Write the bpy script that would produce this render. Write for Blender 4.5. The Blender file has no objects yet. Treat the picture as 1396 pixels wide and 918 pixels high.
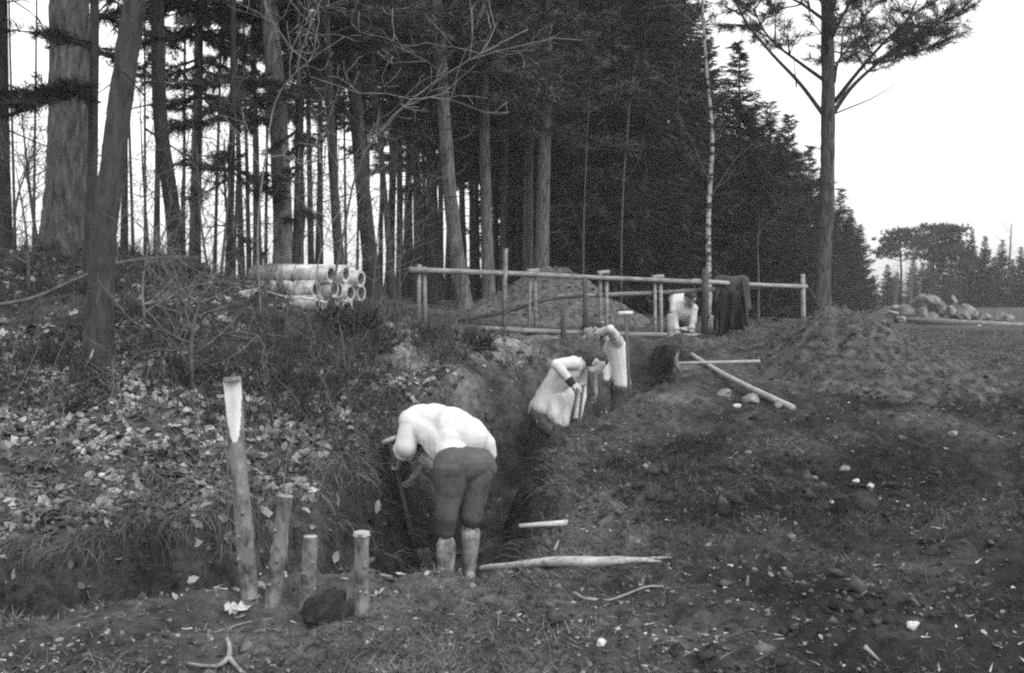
import bpy, bmesh, math, random
import numpy as np
from mathutils import Vector, Matrix

random.seed(7)
RNG = np.random.default_rng(11)
S = bpy.context.scene
COL = S.collection

# ------------------------------------------------------------------ camera, sky, sun, exposure
CZ, F, U0, V0 = 1.6, 1500.0, 698.0, 400.0      # eye height, focal length in photo pixels, principal column, horizon row
cam_d = bpy.data.cameras.new('camera')
cam = bpy.data.objects.new('camera', cam_d); COL.objects.link(cam)
cam.location = (0, 0, CZ); cam.rotation_euler = (math.radians(90), 0, 0)
cam_d.sensor_width = 36.0; cam_d.lens = 36.0 * F / 1396.0
cam_d.shift_y = -59.0 / 1396.0
cam_d.clip_start = 0.05; cam_d.clip_end = 3000
cam_d.dof.use_dof = True; cam_d.dof.focus_distance = 10.0; cam_d.dof.aperture_fstop = 7.0
S.camera = cam

SUN_EL, SUN_AZ = 48.0, 140.0                    # degrees; azimuth clockwise from +Y (the view direction)
w = bpy.data.worlds.new('World'); S.world = w; w.use_nodes = True
nt = w.node_tree; nt.nodes.clear()
sky = nt.nodes.new('ShaderNodeTexSky'); sky.sky_type = 'NISHITA'; sky.sun_disc = False
sky.sun_elevation = math.radians(SUN_EL); sky.sun_rotation = math.radians(SUN_AZ)
sky.air_density = 1.0; sky.dust_density = 6.0; sky.ozone_density = 0.0
bw = nt.nodes.new('ShaderNodeRGBToBW')          # monochrome film sees only the sky's brightness
bgn = nt.nodes.new('ShaderNodeBackground'); bgn.inputs['Strength'].default_value = 0.12
wo = nt.nodes.new('ShaderNodeOutputWorld')
# overcast: cloud evens out the clear sky's gradient
pw = nt.nodes.new('ShaderNodeMath'); pw.operation = 'POWER'; pw.inputs[1].default_value = 0.25
ml = nt.nodes.new('ShaderNodeMath'); ml.operation = 'MULTIPLY'; ml.inputs[1].default_value = 6.6
nt.links.new(sky.outputs[0], bw.inputs[0]); nt.links.new(bw.outputs[0], pw.inputs[0]); nt.links.new(pw.outputs[0], ml.inputs[0]); nt.links.new(ml.outputs[0], bgn.inputs['Color']); nt.links.new(bgn.outputs[0], wo.inputs['Surface'])
sun_d = bpy.data.lights.new('sun', 'SUN'); sun_d.energy = 1.1; sun_d.angle = math.radians(25); sun_d.color = (1, 1, 1)
sun = bpy.data.objects.new('sun', sun_d); COL.objects.link(sun)
sd = Vector((math.sin(math.radians(SUN_AZ)) * math.cos(math.radians(SUN_EL)), math.cos(math.radians(SUN_AZ)) * math.cos(math.radians(SUN_EL)), math.sin(math.radians(SUN_EL))))
sun.rotation_euler = sd.to_track_quat('Z', 'Y').to_euler()
S.view_settings.view_transform = 'Standard'; S.view_settings.look = 'None'
S.view_settings.gamma = 1.0; S.view_settings.exposure = 0.7
S.render.engine = 'CYCLES'
S.cycles.max_bounces = 5; S.cycles.diffuse_bounces = 3; S.cycles.volume_bounces = 0
S.cycles.filter_width = 2.2
S.cycles.use_denoising = False                  # the leftover sampling noise is close to film grain

# ------------------------------------------------------------------ small helpers
def PX(u, v, Y):
    return np.array([(u - U0) / F * Y, Y, CZ - (v - V0) / F * Y])
def XU(u, Y): return (u - U0) / F * Y

def _hash(ix, iy, iz, seed):
    n = (ix * 374761393 + iy * 668265263 + iz * 2147483647 + seed * 1274126177) & 0xffffffff
    n = ((n ^ (n >> 13)) * 1274126177) & 0xffffffff
    return ((n ^ (n >> 16)) & 0xffff) / 65535.0
def noise3(x, y, z=0.0, seed=0):
    x = np.asarray(x, float); y = np.asarray(y, float); z = np.zeros_like(x) + z
    xi = np.floor(x).astype(np.int64); yi = np.floor(y).astype(np.int64); zi = np.floor(z).astype(np.int64)
    fx, fy, fz = x - xi, y - yi, z - zi
    fx = fx * fx * (3 - 2 * fx); fy = fy * fy * (3 - 2 * fy); fz = fz * fz * (3 - 2 * fz)
    r = 0
    for a in (0, 1):
        for b in (0, 1):
            for c in (0, 1):
                r = r + _hash(xi + a, yi + b, zi + c, seed) * (fx if a else 1 - fx) * (fy if b else 1 - fy) * (fz if c else 1 - fz)
    return r * 2 - 1
def fbm(x, y, z=0.0, oct=4, seed=0):
    r = 0; a = 1.0; f = 1.0
    for i in range(oct):
        r = r + a * noise3(x * f, y * f, np.asarray(z) * f, seed + i); a *= 0.5; f *= 2.03
    return r

class MB:
    """collects shapes; build() links them as one mesh object"""
    def __init__(s): s.v = []; s.f = []; s.n = 0; s.tri = []; s.mi = []
    def add(s, verts, faces, mi=0):
        verts = np.asarray(verts, float)
        s.v.append(verts); s.f += [tuple(i + s.n for i in f) for f in faces]; s.mi += [mi] * len(faces); s.n += len(verts)
    def tris(s, T):                              # T: (n,3,3) loose triangles
        T = np.asarray(T, float).reshape(-1, 3); s.tri.append(T)
    def tube(s, pts, radii, seg=8, cap=True, mi=0, jitter=0.0, squash=1.0):
        pts = [np.asarray(p, float) for p in pts]; n = len(pts)
        if np.isscalar(radii): radii = [radii] * n
        rings = []; t0 = pts[1] - pts[0]; t0 = t0 / np.linalg.norm(t0)
        ref = np.array([0, 0, 1.0]) if abs(t0[2]) < 0.9 else np.array([1.0, 0, 0])
        a = np.cross(t0, ref); a /= np.linalg.norm(a)
        for i in range(n):
            t = pts[min(i + 1, n - 1)] - pts[max(i - 1, 0)]; t /= max(np.linalg.norm(t), 1e-9)
            a = a - t * np.dot(a, t); a /= max(np.linalg.norm(a), 1e-9); b = np.cross(t, a)
            for k in range(seg):
                th = 2 * math.pi * k / seg; r = radii[i] * (1 + (random.uniform(-jitter, jitter) if jitter else 0))
                rings.append(pts[i] + a * math.cos(th) * r + b * math.sin(th) * r * squash)
        f = []
        for i in range(n - 1):
            for k in range(seg):
                k2 = (k + 1) % seg
                f.append((i * seg + k, i * seg + k2, (i + 1) * seg + k2, (i + 1) * seg + k))
        if cap:
            f.append(tuple(reversed(range(seg)))); f.append(tuple((n - 1) * seg + k for k in range(seg)))
        s.add(rings, f, mi)
    def box(s, c, d, rot=None, mi=0):
        c = np.asarray(c, float); v = []
        for x in (-.5, .5):
            for y in (-.5, .5):
                for z in (-.5, .5): v.append(np.array([x * d[0], y * d[1], z * d[2]]))
        v = np.array(v)
        if rot is not None: v = v @ np.array(rot.to_matrix() if hasattr(rot, 'to_matrix') else rot).T
        s.add(v + c, [(0, 1, 3, 2), (4, 6, 7, 5), (0, 4, 5, 1), (2, 3, 7, 6), (0, 2, 6, 4), (1, 5, 7, 3)], mi)
    def sphere(s, c, r, seg=10, rings=7, mi=0):
        c = np.asarray(c, float); r = np.asarray(r, float) * np.ones(3); v = [c + [0, 0, r[2]]]
        for i in range(1, rings):
            p = math.pi * i / rings
            for k in range(seg):
                t = 2 * math.pi * k / seg
                v.append(c + r * [math.sin(p) * math.cos(t), math.sin(p) * math.sin(t), math.cos(p)])
        v.append(c - [0, 0, r[2]]); f = [(0, 1 + k, 1 + (k + 1) % seg) for k in range(seg)]
        for i in range(rings - 2):
            for k in range(seg):
                a = 1 + i * seg + k; b = 1 + i * seg + (k + 1) % seg
                f.append((a, a + seg, b + seg, b))
        L = len(v) - 1; o = 1 + (rings - 2) * seg
        f += [(L, o + (k + 1) % seg, o + k) for k in range(seg)]
        s.add(v, f, mi)
    def mesh(s, name, mats, smooth=False):
        me = bpy.data.meshes.new(name)
        if s.tri and not s.f:
            V = np.concatenate(s.tri); n = len(V)
            me.vertices.add(n); me.vertices.foreach_set('co', V.astype(np.float32).ravel())
            me.loops.add(n); me.loops.foreach_set('vertex_index', np.arange(n, dtype=np.int32))
            me.polygons.add(n // 3); me.polygons.foreach_set('loop_start', np.arange(0, n, 3, dtype=np.int32))
            me.update(calc_edges=True)
        else:
            V = np.concatenate(s.v); f = list(s.f); mi = list(s.mi)
            for T in s.tri:
                o = len(V); V = np.concatenate([V, T]); f += [(o + i, o + i + 1, o + i + 2) for i in range(0, len(T), 3)]; mi += [0] * (len(T) // 3)
            me.from_pydata(V.tolist(), [], f)
            if any(mi): me.polygons.foreach_set('material_index', mi)
            if smooth: me.polygons.foreach_set('use_smooth', [True] * len(me.polygons))
            me.update()
        for m in (mats if isinstance(mats, (list, tuple)) else [mats]): me.materials.append(m)
        return me
    def build(s, name, mats, parent=None, smooth=False, **kw):
        return link(name, s.mesh(name, mats, smooth), parent, **kw)

def link(name, data, parent=None, label=None, cat=None, group=None, kind=None, loc=None):
    o = bpy.data.objects.new(name, data); COL.objects.link(o)
    if parent is not None: o.parent = parent
    if loc is not None: o.location = loc
    return tag(o, label, cat, group, kind)
def tag(o, label=None, cat=None, group=None, kind=None):
    if label: o['label'] = label
    if cat: o['category'] = cat
    if group: o['group'] = group
    if kind: o['kind'] = kind
    return o
def thing(name, label, cat, loc=(0, 0, 0), group=None):
    o = bpy.data.objects.new(name, None); COL.objects.link(o); o.location = tuple(loc); o.empty_display_size = 0.1
    return tag(o, label, cat, group)
def smooth_path(pts, n=4):
    """smooth curve through pts, tangents weighted by segment length so uneven spacing does not loop"""
    P = [np.asarray(p, float) for p in pts]; D = [max(np.linalg.norm(b - a), 1e-6) for a, b in zip(P[:-1], P[1:])]; T = []
    for i in range(len(P)):
        if i == 0: T.append((P[1] - P[0]) / D[0])
        elif i == len(P) - 1: T.append((P[-1] - P[-2]) / D[-1])
        else: T.append(((P[i + 1] - P[i]) / D[i] * D[i - 1] + (P[i] - P[i - 1]) / D[i - 1] * D[i]) / (D[i] + D[i - 1]))
    out = []
    for i in range(len(P) - 1):
        for k in range(n):
            t = k / n; h1 = 2 * t ** 3 - 3 * t * t + 1; h2 = t ** 3 - 2 * t * t + t; h3 = -2 * t ** 3 + 3 * t * t; h4 = t ** 3 - t * t
            out.append(h1 * P[i] + h2 * D[i] * T[i] + h3 * P[i + 1] + h4 * D[i] * T[i + 1])
    out.append(P[-1]); return out

# ------------------------------------------------------------------ materials (all greys: the photograph is monochrome)
def mat(name, lo, hi=None, scale=8.0, detail=6.0, rough=0.9, bump=0.0, bscale=None, island=0.0, stretch=(1, 1, 1), voro=None, contrast=(0.3, 0.7), spec=0.2, obvar=0.0):
    m = bpy.data.materials.new(name); m.use_nodes = True; t = m.node_tree; N = t.nodes; L = t.links
    b = N['Principled BSDF']; b.inputs['Roughness'].default_value = rough; b.inputs['Specular IOR Level'].default_value = spec
    hi = lo if hi is None else hi
    tc = N.new('ShaderNodeTexCoord'); mp = N.new('ShaderNodeMapping'); mp.inputs['Scale'].default_value = stretch
    L.new(tc.outputs['Object'], mp.inputs['Vector'])
    nz = N.new('ShaderNodeTexNoise'); nz.inputs['Scale'].default_value = scale; nz.inputs['Detail'].default_value = detail; nz.inputs['Roughness'].default_value = 0.65
    L.new(mp.outputs[0], nz.inputs['Vector'])
    mr = N.new('ShaderNodeMapRange'); mr.inputs['From Min'].default_value = contrast[0]; mr.inputs['From Max'].default_value = contrast[1]
    mr.inputs['To Min'].default_value = lo; mr.inputs['To Max'].default_value = hi
    L.new(nz.outputs['Fac'], mr.inputs['Value']); val = mr.outputs[0]
    if voro:
        vo = N.new('ShaderNodeTexVoronoi'); vo.inputs['Scale'].default_value = voro; vo.feature = 'DISTANCE_TO_EDGE'; L.new(mp.outputs[0], vo.inputs['Vector'])
        r2 = N.new('ShaderNodeMapRange'); r2.inputs['From Max'].default_value = 0.12; r2.inputs['To Min'].default_value = 0.35; L.new(vo.outputs['Distance'], r2.inputs['Value'])
        mm = N.new('ShaderNodeMath'); mm.operation = 'MULTIPLY'; L.new(val, mm.inputs[0]); L.new(r2.outputs[0], mm.inputs[1]); val = mm.outputs[0]
    if island or obvar:
        if island:
            g = N.new('ShaderNodeNewGeometry'); src = g.outputs['Random Per Island']; k = island
        else:
            g = N.new('ShaderNodeObjectInfo'); src = g.outputs['Random']; k = obvar
        r3 = N.new('ShaderNodeMapRange'); r3.inputs['To Min'].default_value = 1 - k; r3.inputs['To Max'].default_value = 1 + k; L.new(src, r3.inputs['Value'])
        mm = N.new('ShaderNodeMath'); mm.operation = 'MULTIPLY'; L.new(val, mm.inputs[0]); L.new(r3.outputs[0], mm.inputs[1]); val = mm.outputs[0]
    cb = N.new('ShaderNodeCombineColor')
    for i in range(3): L.new(val, cb.inputs[i])
    L.new(cb.outputs[0], b.inputs['Base Color'])
    if bump:
        n2 = N.new('ShaderNodeTexNoise'); n2.inputs['Scale'].default_value = bscale or scale * 3; n2.inputs['Detail'].default_value = 8; n2.inputs['Roughness'].default_value = 0.7
        L.new(mp.outputs[0], n2.inputs['Vector'])
        bp = N.new('ShaderNodeBump'); bp.inputs['Strength'].default_value = min(1, bump * 10); bp.inputs['Distance'].default_value = bump
        L.new(n2.outputs['Fac'], bp.inputs['Height']); L.new(bp.outputs[0], b.inputs['Normal'])
    return m

M = dict(
    mound=mat('mound_earth', 0.016, 0.115, 8, detail=12, contrast=(.36, .68), bump=0.06, bscale=24),
    heap=mat('heap_earth', 0.03, 0.15, 10, detail=12, bump=0.05, bscale=24),
    clod_dark=mat('dark_clod', 0.012, 0.055, 14, detail=10, island=0.7, bump=0.04, bscale=40),
    clod=mat('clod_earth', 0.03, 0.10, 9, island=0.6, bump=0.02, bscale=60),
    sand=mat('sandy_spoil', 0.07, 0.30, 6, bump=0.03, bscale=30),
    leaf=mat('dead_leaf', 0.03, 0.27, 3, island=0.95, rough=0.7),
    leaf_pale=mat('pale_dead_leaf', 0.13, 0.42, 6, obvar=0.5, rough=0.7),
    grass=mat('dead_grass', 0.05, 0.15, 2, island=0.6),
    straw=mat('straw', 0.10, 0.42, 3, island=0.7),
    sod_dark=mat('dark_turf', 0.015, 0.065, 1.5, island=0.9),
    sod=mat('sod_grass', 0.03, 0.15, 1.5, island=0.85),
    bark=mat('pine_bark', 0.03, 0.17, 9, detail=9, stretch=(2.2, 2.2, 0.45), contrast=(.35, .66), bump=0.05, bscale=11, obvar=0.25),
    bark_dark=mat('dark_bark', 0.014, 0.06, 9, stretch=(2, 2, 0.5), bump=0.02, bscale=14, obvar=0.35),
    bark_mid=mat('grey_bark', 0.02, 0.10, 9, detail=9, stretch=(2.2, 2.2, 0.45), contrast=(.35, .66), bump=0.05, bscale=11),
    bark_pale=mat('pale_bark', 0.10, 0.26, 7, stretch=(2, 2, 0.5), bump=0.015, bscale=20),
    birch=mat('birch_bark', 0.02, 0.33, 3.2, detail=9, stretch=(1, 1, 2.2), contrast=(0.44, 0.54), bump=0.01),
    needle=mat('pine_needles', 0.025, 0.085, 2, island=0.7, rough=0.75),
    spruce=mat('spruce_needles', 0.010, 0.045, 1.4, island=0.8, rough=0.8),
    farfol=mat('far_needles', 0.025, 0.06, 1.0, island=0.4, rough=0.8),
    twig=mat('bare_twig', 0.05, 0.14, 12),
    twig_pale=mat('pale_twig', 0.12, 0.30, 12),
    wood=mat('weathered_wood', 0.10, 0.32, 6, stretch=(1, 1, 4), bump=0.012, bscale=40, obvar=0.2),
    wood_dark=mat('damp_wood', 0.035, 0.09, 6, stretch=(1, 1, 3), bump=0.012, bscale=40),
    wood_cut=mat('fresh_cut_wood', 0.36, 0.66, 14, stretch=(1, 1, 0.15), rough=0.7, bump=0.006, bscale=60),
    post=mat('post_bark', 0.045, 0.24, 14, detail=9, stretch=(1, 1, .6), contrast=(.36, .66), bump=0.03, bscale=30),
    plank=mat('split_plank', 0.14, 0.5, 4, stretch=(0.5, 6, 6), bump=0.01, bscale=30),
    concrete=mat('concrete_pipe', 0.20, 0.56, 6, detail=9, contrast=(.36, .62), bump=0.008, bscale=50, obvar=0.12),
    concrete_in=mat('pipe_inside', 0.06, 0.12, 7),
    stone=mat('field_stone', 0.07, 0.24, 4, bump=0.03, bscale=10, obvar=0.25),
    stone_pale=mat('pale_stone', 0.35, 0.6, 5, bump=0.02, bscale=20),
    shirt=mat('white_shirt', 0.44, 0.62, 5, rough=0.95, bump=0.012, bscale=14),
    smock=mat('knitted_smock', 0.40, 0.55, 5, rough=0.95, bump=0.012, bscale=24),
    trouser=mat('grey_trousers', 0.045, 0.10, 6, rough=0.95, bump=0.012, bscale=18),
    trouser_d=mat('dark_trousers', 0.04, 0.09, 5, rough=0.95, bump=0.012, bscale=18),
    boot=mat('muddy_boot', 0.10, 0.42, 9, contrast=(0.38, 0.62), rough=0.6, bump=0.01, bscale=25),
    boot_d=mat('dark_boot', 0.03, 0.06, 9, rough=0.6),
    skin=mat('skin', 0.30, 0.36, 9, rough=0.6),
    hair=mat('hair', 0.025, 0.06, 30, stretch=(1, 1, 0.3), rough=0.6, bump=0.01, bscale=60),
    cap=mat('flat_cap', 0.16, 0.24, 9), cuff=mat('dark_cuff', 0.02, 0.03, 9), eye=mat('eye', 0.05, 0.06, 5, rough=0.2),
    coat=mat('dark_coat', 0.03, 0.075, 5, rough=0.95, bump=0.02, bscale=18), peat=mat('peat', 0.008, 0.05, 12, detail=10, bump=0.06, bscale=22), coat_b=mat('black_coat', 0.008, 0.025, 5, rough=0.95, bump=0.02, bscale=18),
    iron=mat('worn_iron', 0.07, 0.18, 9, rough=0.6), handle=mat('tool_handle', 0.22, 0.38, 9, stretch=(1, 1, 1)),
    handle_d=mat('dark_tool_handle', 0.06, 0.11, 9),
)

# ------------------------------------------------------------------ terrain
UC = np.array([-900, -300, 0, 150, 300, 450, 600, 750, 900, 1050, 1200, 1400, 2000.])
ROWS = [
 (2.0,  [.0] * 13), (4.6, [-.05, -.05, -.03, 0, 0, 0, 0, 0, 0, 0, 0, .02, .02]),
 (5.6,  [.0, .0, .0, .02, .02, .02, .02, .02, .03, .05, .06, .08, .1]),
 (6.3,  [.15, .15, .13, .10, .07, .05, .04, .06, .09, .11, .13, .15, .15]),
 (6.8,  [.30, .30, .28, .25, .22, .16, .08, .10, .13, .15, .18, .2, .2]),
 (8.0,  [.58, .58, .58, .58, .52, .42, .33, .18, .22, .3, .3, .3, .3]),
 (9.5,  [1.0, 1.0, 1.02, 1.0, .9, .75, .55, .27, .30, .44, .43, .4, .4]),
 (11.0, [1.55, 1.55, 1.6, 1.58, 1.35, 1.05, .77, .44, .37, .55, .5, .48, .45]),
 (12.0, [1.9, 1.95, 2.0, 1.95, 1.68, 1.35, .97, .64, .52, .66, .55, .52, .5]),
 (13.5, [2.0, 2.05, 2.05, 2.0, 1.8, 1.46, 1.15, .88, .82, .76, .6, .57, .5]),
 (15.0, [1.95, 2.0, 2.0, 1.95, 1.85, 1.62, 1.22, .98, .92, .85, .63, .6, .55]),
 (17.0, [1.9, 1.9, 1.9, 1.87, 1.82, 1.65, 1.22, 1.02, .98, .9, .66, .61, .55]),
 (20.0, [1.85, 1.85, 1.85, 1.82, 1.75, 1.65, 1.3, 1.05, 1.0, .9, .66, .61, .55]),
 (25.0, [1.8, 1.8, 1.8, 1.75, 1.7, 1.6, 1.4, 1.15, 1.05, .9, .66, .61, .55]),
 (35.0, [1.6, 1.6, 1.6, 1.6, 1.6, 1.5, 1.4, 1.2, 1.1, .9, .66, .61, .55]),
 (60.0, [1.0, 1.0, 1.0, 1.0, 1.0, 1.0, 1.0, 1.0, .9, .8, .64, .61, .55]),
 (150., [.6] * 13), (900., [.6] * 13)]
RY = np.log(np.array([r[0] for r in ROWS])); RZ = np.array([r[1] for r in ROWS])

def base_height(x, y):
    y = np.maximum(y, 2.0)
    uu = np.clip(U0 + F * x / y, UC[0], UC[-1]); ly = np.clip(np.log(y), RY[0], RY[-1])
    i = np.clip(np.searchsorted(UC, uu) - 1, 0, len(UC) - 2); j = np.clip(np.searchsorted(RY, ly) - 1, 0, len(RY) - 2)
    a = (uu - UC[i]) / (UC[i + 1] - UC[i]); b = (ly - RY[j]) / (RY[j + 1] - RY[j])
    a = 0.5 * a + 0.5 * a * a * (3 - 2 * a)
    return RZ[j, i] * (1 - a) * (1 - b) + RZ[j, i + 1] * a * (1 - b) + RZ[j + 1, i] * (1 - a) * b + RZ[j + 1, i + 1] * a * b

# trench / ditch: x, y, half width, floor z, wall slope on the near (right) side, on the bank (left) side
TR = np.array([(-6.5, 4.6, .35, -.15, 1.0, 2.5), (-4.0, 5.25, .35, -.2, 1.0, 2.5), (-2.75, 5.8, .32, -.22, 1.0, 2.6), (-2.0, 6.2, .30, -.25, 1.0, 3.0),
               (-1.3, 6.62, .30, -.32, 1.0, 3.0), (-.75, 7.15, .46, -.50, .75, 3.0), (-.40, 7.9, .44, -.50, 1.9, 3.2), (-.33, 8.35, .36, -.48, 2.6, 3.2), (-.26, 9.2, .30, -.45, 2.6, 3.0), (-.08, 10.1, .30, -.42, 3, 3),
               (.32, 11.0, .32, -.36, 2.8, 2.5), (.78, 11.8, .32, -.35, 2.8, 2.4), (1.2, 12.5, .34, -.33, 2.6, 2.2), (1.52, 13.5, .30, -.1, 3.2, 2.2), (1.80, 14.5, .22, .4, 3.2, 2)])
def trench(x, y):
    """distance to the trench line, side (+ = bank side), interpolated columns"""
    bd = np.full(x.shape, 1e9); side = np.zeros(x.shape); par = np.zeros(x.shape + (4,))
    for k in range(len(TR) - 1):
        ax, ay = TR[k, :2]; bx, by = TR[k + 1, :2]; dx, dy = bx - ax, by - ay; L2 = dx * dx + dy * dy
        t = np.clip(((x - ax) * dx + (y - ay) * dy) / L2, 0, 1); ex = x - (ax + t * dx); ey = y - (ay + t * dy); d = np.hypot(ex, ey)
        m = d < bd; bd = np.where(m, d, bd); side = np.where(m, np.sign(dx * ey - dy * ex), side)
        q = TR[k, 2:] * (1 - t[..., None]) + TR[k + 1, 2:] * t[..., None]; par = np.where(m[..., None], q, par)
    return bd, side, par

def height(x, y):
    z = base_height(x, y)
    near = np.clip(1 - (y - 20) / 20, 0.15, 1)
    z = z + 0.05 * fbm(x * .8, y * .8, 0, 3, 1) * near
    bd, sd_, pr = trench(x, y)
    # spoil thrown out on the field side of the trench
    z = z + np.where(sd_ < 0, 1, .25) * 0.08 * np.exp(-((bd - 1.05) / .38) ** 2) * np.clip((y - 8.3) / 1.5, 0, 1) * (0.8 + .5 * fbm(x * 2, y * 2, 0, 3, 5))
    z = z + np.where(sd_ < 0, 1, 0) * .06 * np.exp(-((bd - .85) / .45) ** 2) * np.exp(-((y - 10.3) / 1.9) ** 2) * (1 + .35 * fbm(x * 2.5, y * 2.5, 0, 3, 6))
    dj = bd + 0.13 * fbm(x * 2.3, y * 2.3, 0, 4, 9)
    wall = pr[..., 1] + np.maximum(0, dj - pr[..., 0]) * np.where(sd_ > 0, pr[..., 3], pr[..., 2]) + 0.05 * fbm(x * 5, y * 5, 0, 4, 4)
    k = 0.05; hh = np.clip(0.5 + 0.5 * (wall - z) / k, 0, 1); z = wall * (1 - hh) + z * hh - k * hh * (1 - hh)
    rough = (0.034 * fbm(x * 2.6, y * 2.6, 0, 3, 21) + 0.026 * fbm(x * 8, y * 8, 0, 3, 31) + 0.016 * np.abs(fbm(x * 20, y * 20, 0, 2, 41)))
    uu = U0 + F * x / np.maximum(y, 1); right = np.clip((uu - 620) / 120, 0.25, 1) * (y < 16)
    clod = .05 * np.maximum(0, fbm(x * 3.4, y * 3.4, 0, 3, 51)) + .035 * np.maximum(0, fbm(x * 7, y * 7, 0, 3, 57)) - .02
    tool = np.exp(-(((x - 2.45) / .8) ** 2 + ((y - 12.4) / 1.5) ** 2))          # trodden flat where the tools lie
    return z + (rough * near + clod * right) * (1 - .7 * tool)
def _axis(n0, lo, hi, step, growth, far):
    a = list(np.arange(lo, hi, step)); s = step
    while a[-1] < far: s *= growth; a.append(a[-1] + s)
    return a
xs_p = _axis(0, 0, 6.5, 0.042, 1.10, 700); XS = np.array(sorted(set([-v for v in xs_p[1:]] + xs_p)))
YS = np.array([-40, -12, -4, 0, 1.5, 2.4, 3, 3.4, 3.7] + _axis(0, 3.9, 16, 0.042, 1.035, 900))
GX, GY = np.meshgrid(XS, YS); GZ = height(GX, GY)
def H(x, y):
    x = float(x); y = float(y)
    i = min(max(np.searchsorted(XS, x) - 1, 0), len(XS) - 2); j = min(max(np.searchsorted(YS, y) - 1, 0), len(YS) - 2)
    a = (x - XS[i]) / (XS[i + 1] - XS[i]); b = (y - YS[j]) / (YS[j + 1] - YS[j])
    return float(GZ[j, i] * (1 - a) * (1 - b) + GZ[j, i + 1] * a * (1 - b) + GZ[j + 1, i] * (1 - a) * b + GZ[j + 1, i + 1] * a * b)
def HV(x, y):
    x = np.asarray(x, float); y = np.asarray(y, float)
    i = np.clip(np.searchsorted(XS, x) - 1, 0, len(XS) - 2); j = np.clip(np.searchsorted(YS, y) - 1, 0, len(YS) - 2)
    a = (x - XS[i]) / (XS[i + 1] - XS[i]); b = (y - YS[j]) / (YS[j + 1] - YS[j])
    return GZ[j, i] * (1 - a) * (1 - b) + GZ[j, i + 1] * a * (1 - b) + GZ[j + 1, i] * (1 - a) * b + GZ[j + 1, i + 1] * a * b
def G(u, v, guess=None):
    """world point where the pixel's ray meets the ground"""
    best = None
    for Y in np.geomspace(3.5, 120, 900):
        p = PX(u, v, Y)
        if p[2] <= H(p[0], Y): return np.array([p[0], Y, H(p[0], Y)])
    return PX(u, v, 120)

def turf_mask(x, y):
    uu = U0 + F * x / np.maximum(y, 1)
    return np.clip((uu - 820 - 60 * (y - 7) * (y < 7) * -1 + 160 * fbm(x * .9, y * .9, 0, 3, 95)) / 160, 0, 1) * np.clip((13.5 - y) / 2.5, 0, 1) * np.clip(.75 + .7 * fbm(x * 1.4, y * 1.4, 0, 3, 96), .15, 1)
def soil_material():
    m = bpy.data.materials.new('soil'); m.use_nodes = True; t = m.node_tree; N = t.nodes; L = t.links; b = N['Principled BSDF']
    b.inputs['Roughness'].default_value = 0.95; b.inputs['Specular IOR Level'].default_value = 0.15
    tc = N.new('ShaderNodeTexCoord')
    def nz(sc, det, r=0.65):
        n = N.new('ShaderNodeTexNoise'); n.inputs['Scale'].default_value = sc; n.inputs['Detail'].default_value = det; n.inputs['Roughness'].default_value = r; L.new(tc.outputs['Object'], n.inputs['Vector']); return n.outputs['Fac']
    def mr(s, a, c, d, e):
        n = N.new('ShaderNodeMapRange'); n.inputs['From Min'].default_value = a; n.inputs['From Max'].default_value = c; n.inputs['To Min'].default_value = d; n.inputs['To Max'].default_value = e; L.new(s, n.inputs['Value']); return n.outputs[0]
    def op(o, a, c):
        n = N.new('ShaderNodeMath'); n.operation = o
        for k, x in enumerate((a, c)):
            if isinstance(x, (int, float)): n.inputs[k].default_value = x
            else: L.new(x, n.inputs[k])
        return n.outputs[0]
    v = op('MULTIPLY', mr(nz(1.1, 5), .33, .67, .020, .080), mr(nz(11, 8, .75), .34, .66, .2, 1.9))
    at = N.new('ShaderNodeAttribute'); at.attribute_name = 'sandy'
    v = op('ADD', v, op('MULTIPLY', at.outputs['Fac'], mr(nz(9, 8, .75), .35, .66, 0.02, .34)))
    fl = mr(nz(30, 4, .7), .62, .74, 0, .11); v = op('ADD', v, fl)
    dm = N.new('ShaderNodeAttribute'); dm.attribute_name = 'dark_soil'          # darkens the soil colour along the trench and on the right-hand turf
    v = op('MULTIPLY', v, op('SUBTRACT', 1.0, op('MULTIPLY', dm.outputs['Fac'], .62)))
    cb = N.new('ShaderNodeCombineColor')
    for i in range(3): L.new(v, cb.inputs[i])
    L.new(cb.outputs[0], b.inputs['Base Color'])
    bp = N.new('ShaderNodeBump'); bp.inputs['Strength'].default_value = 0.8; bp.inputs['Distance'].default_value = 0.04
    L.new(nz(28, 8, .75), bp.inputs['Height']); L.new(bp.outputs[0], b.inputs['Normal'])
    return m
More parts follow.
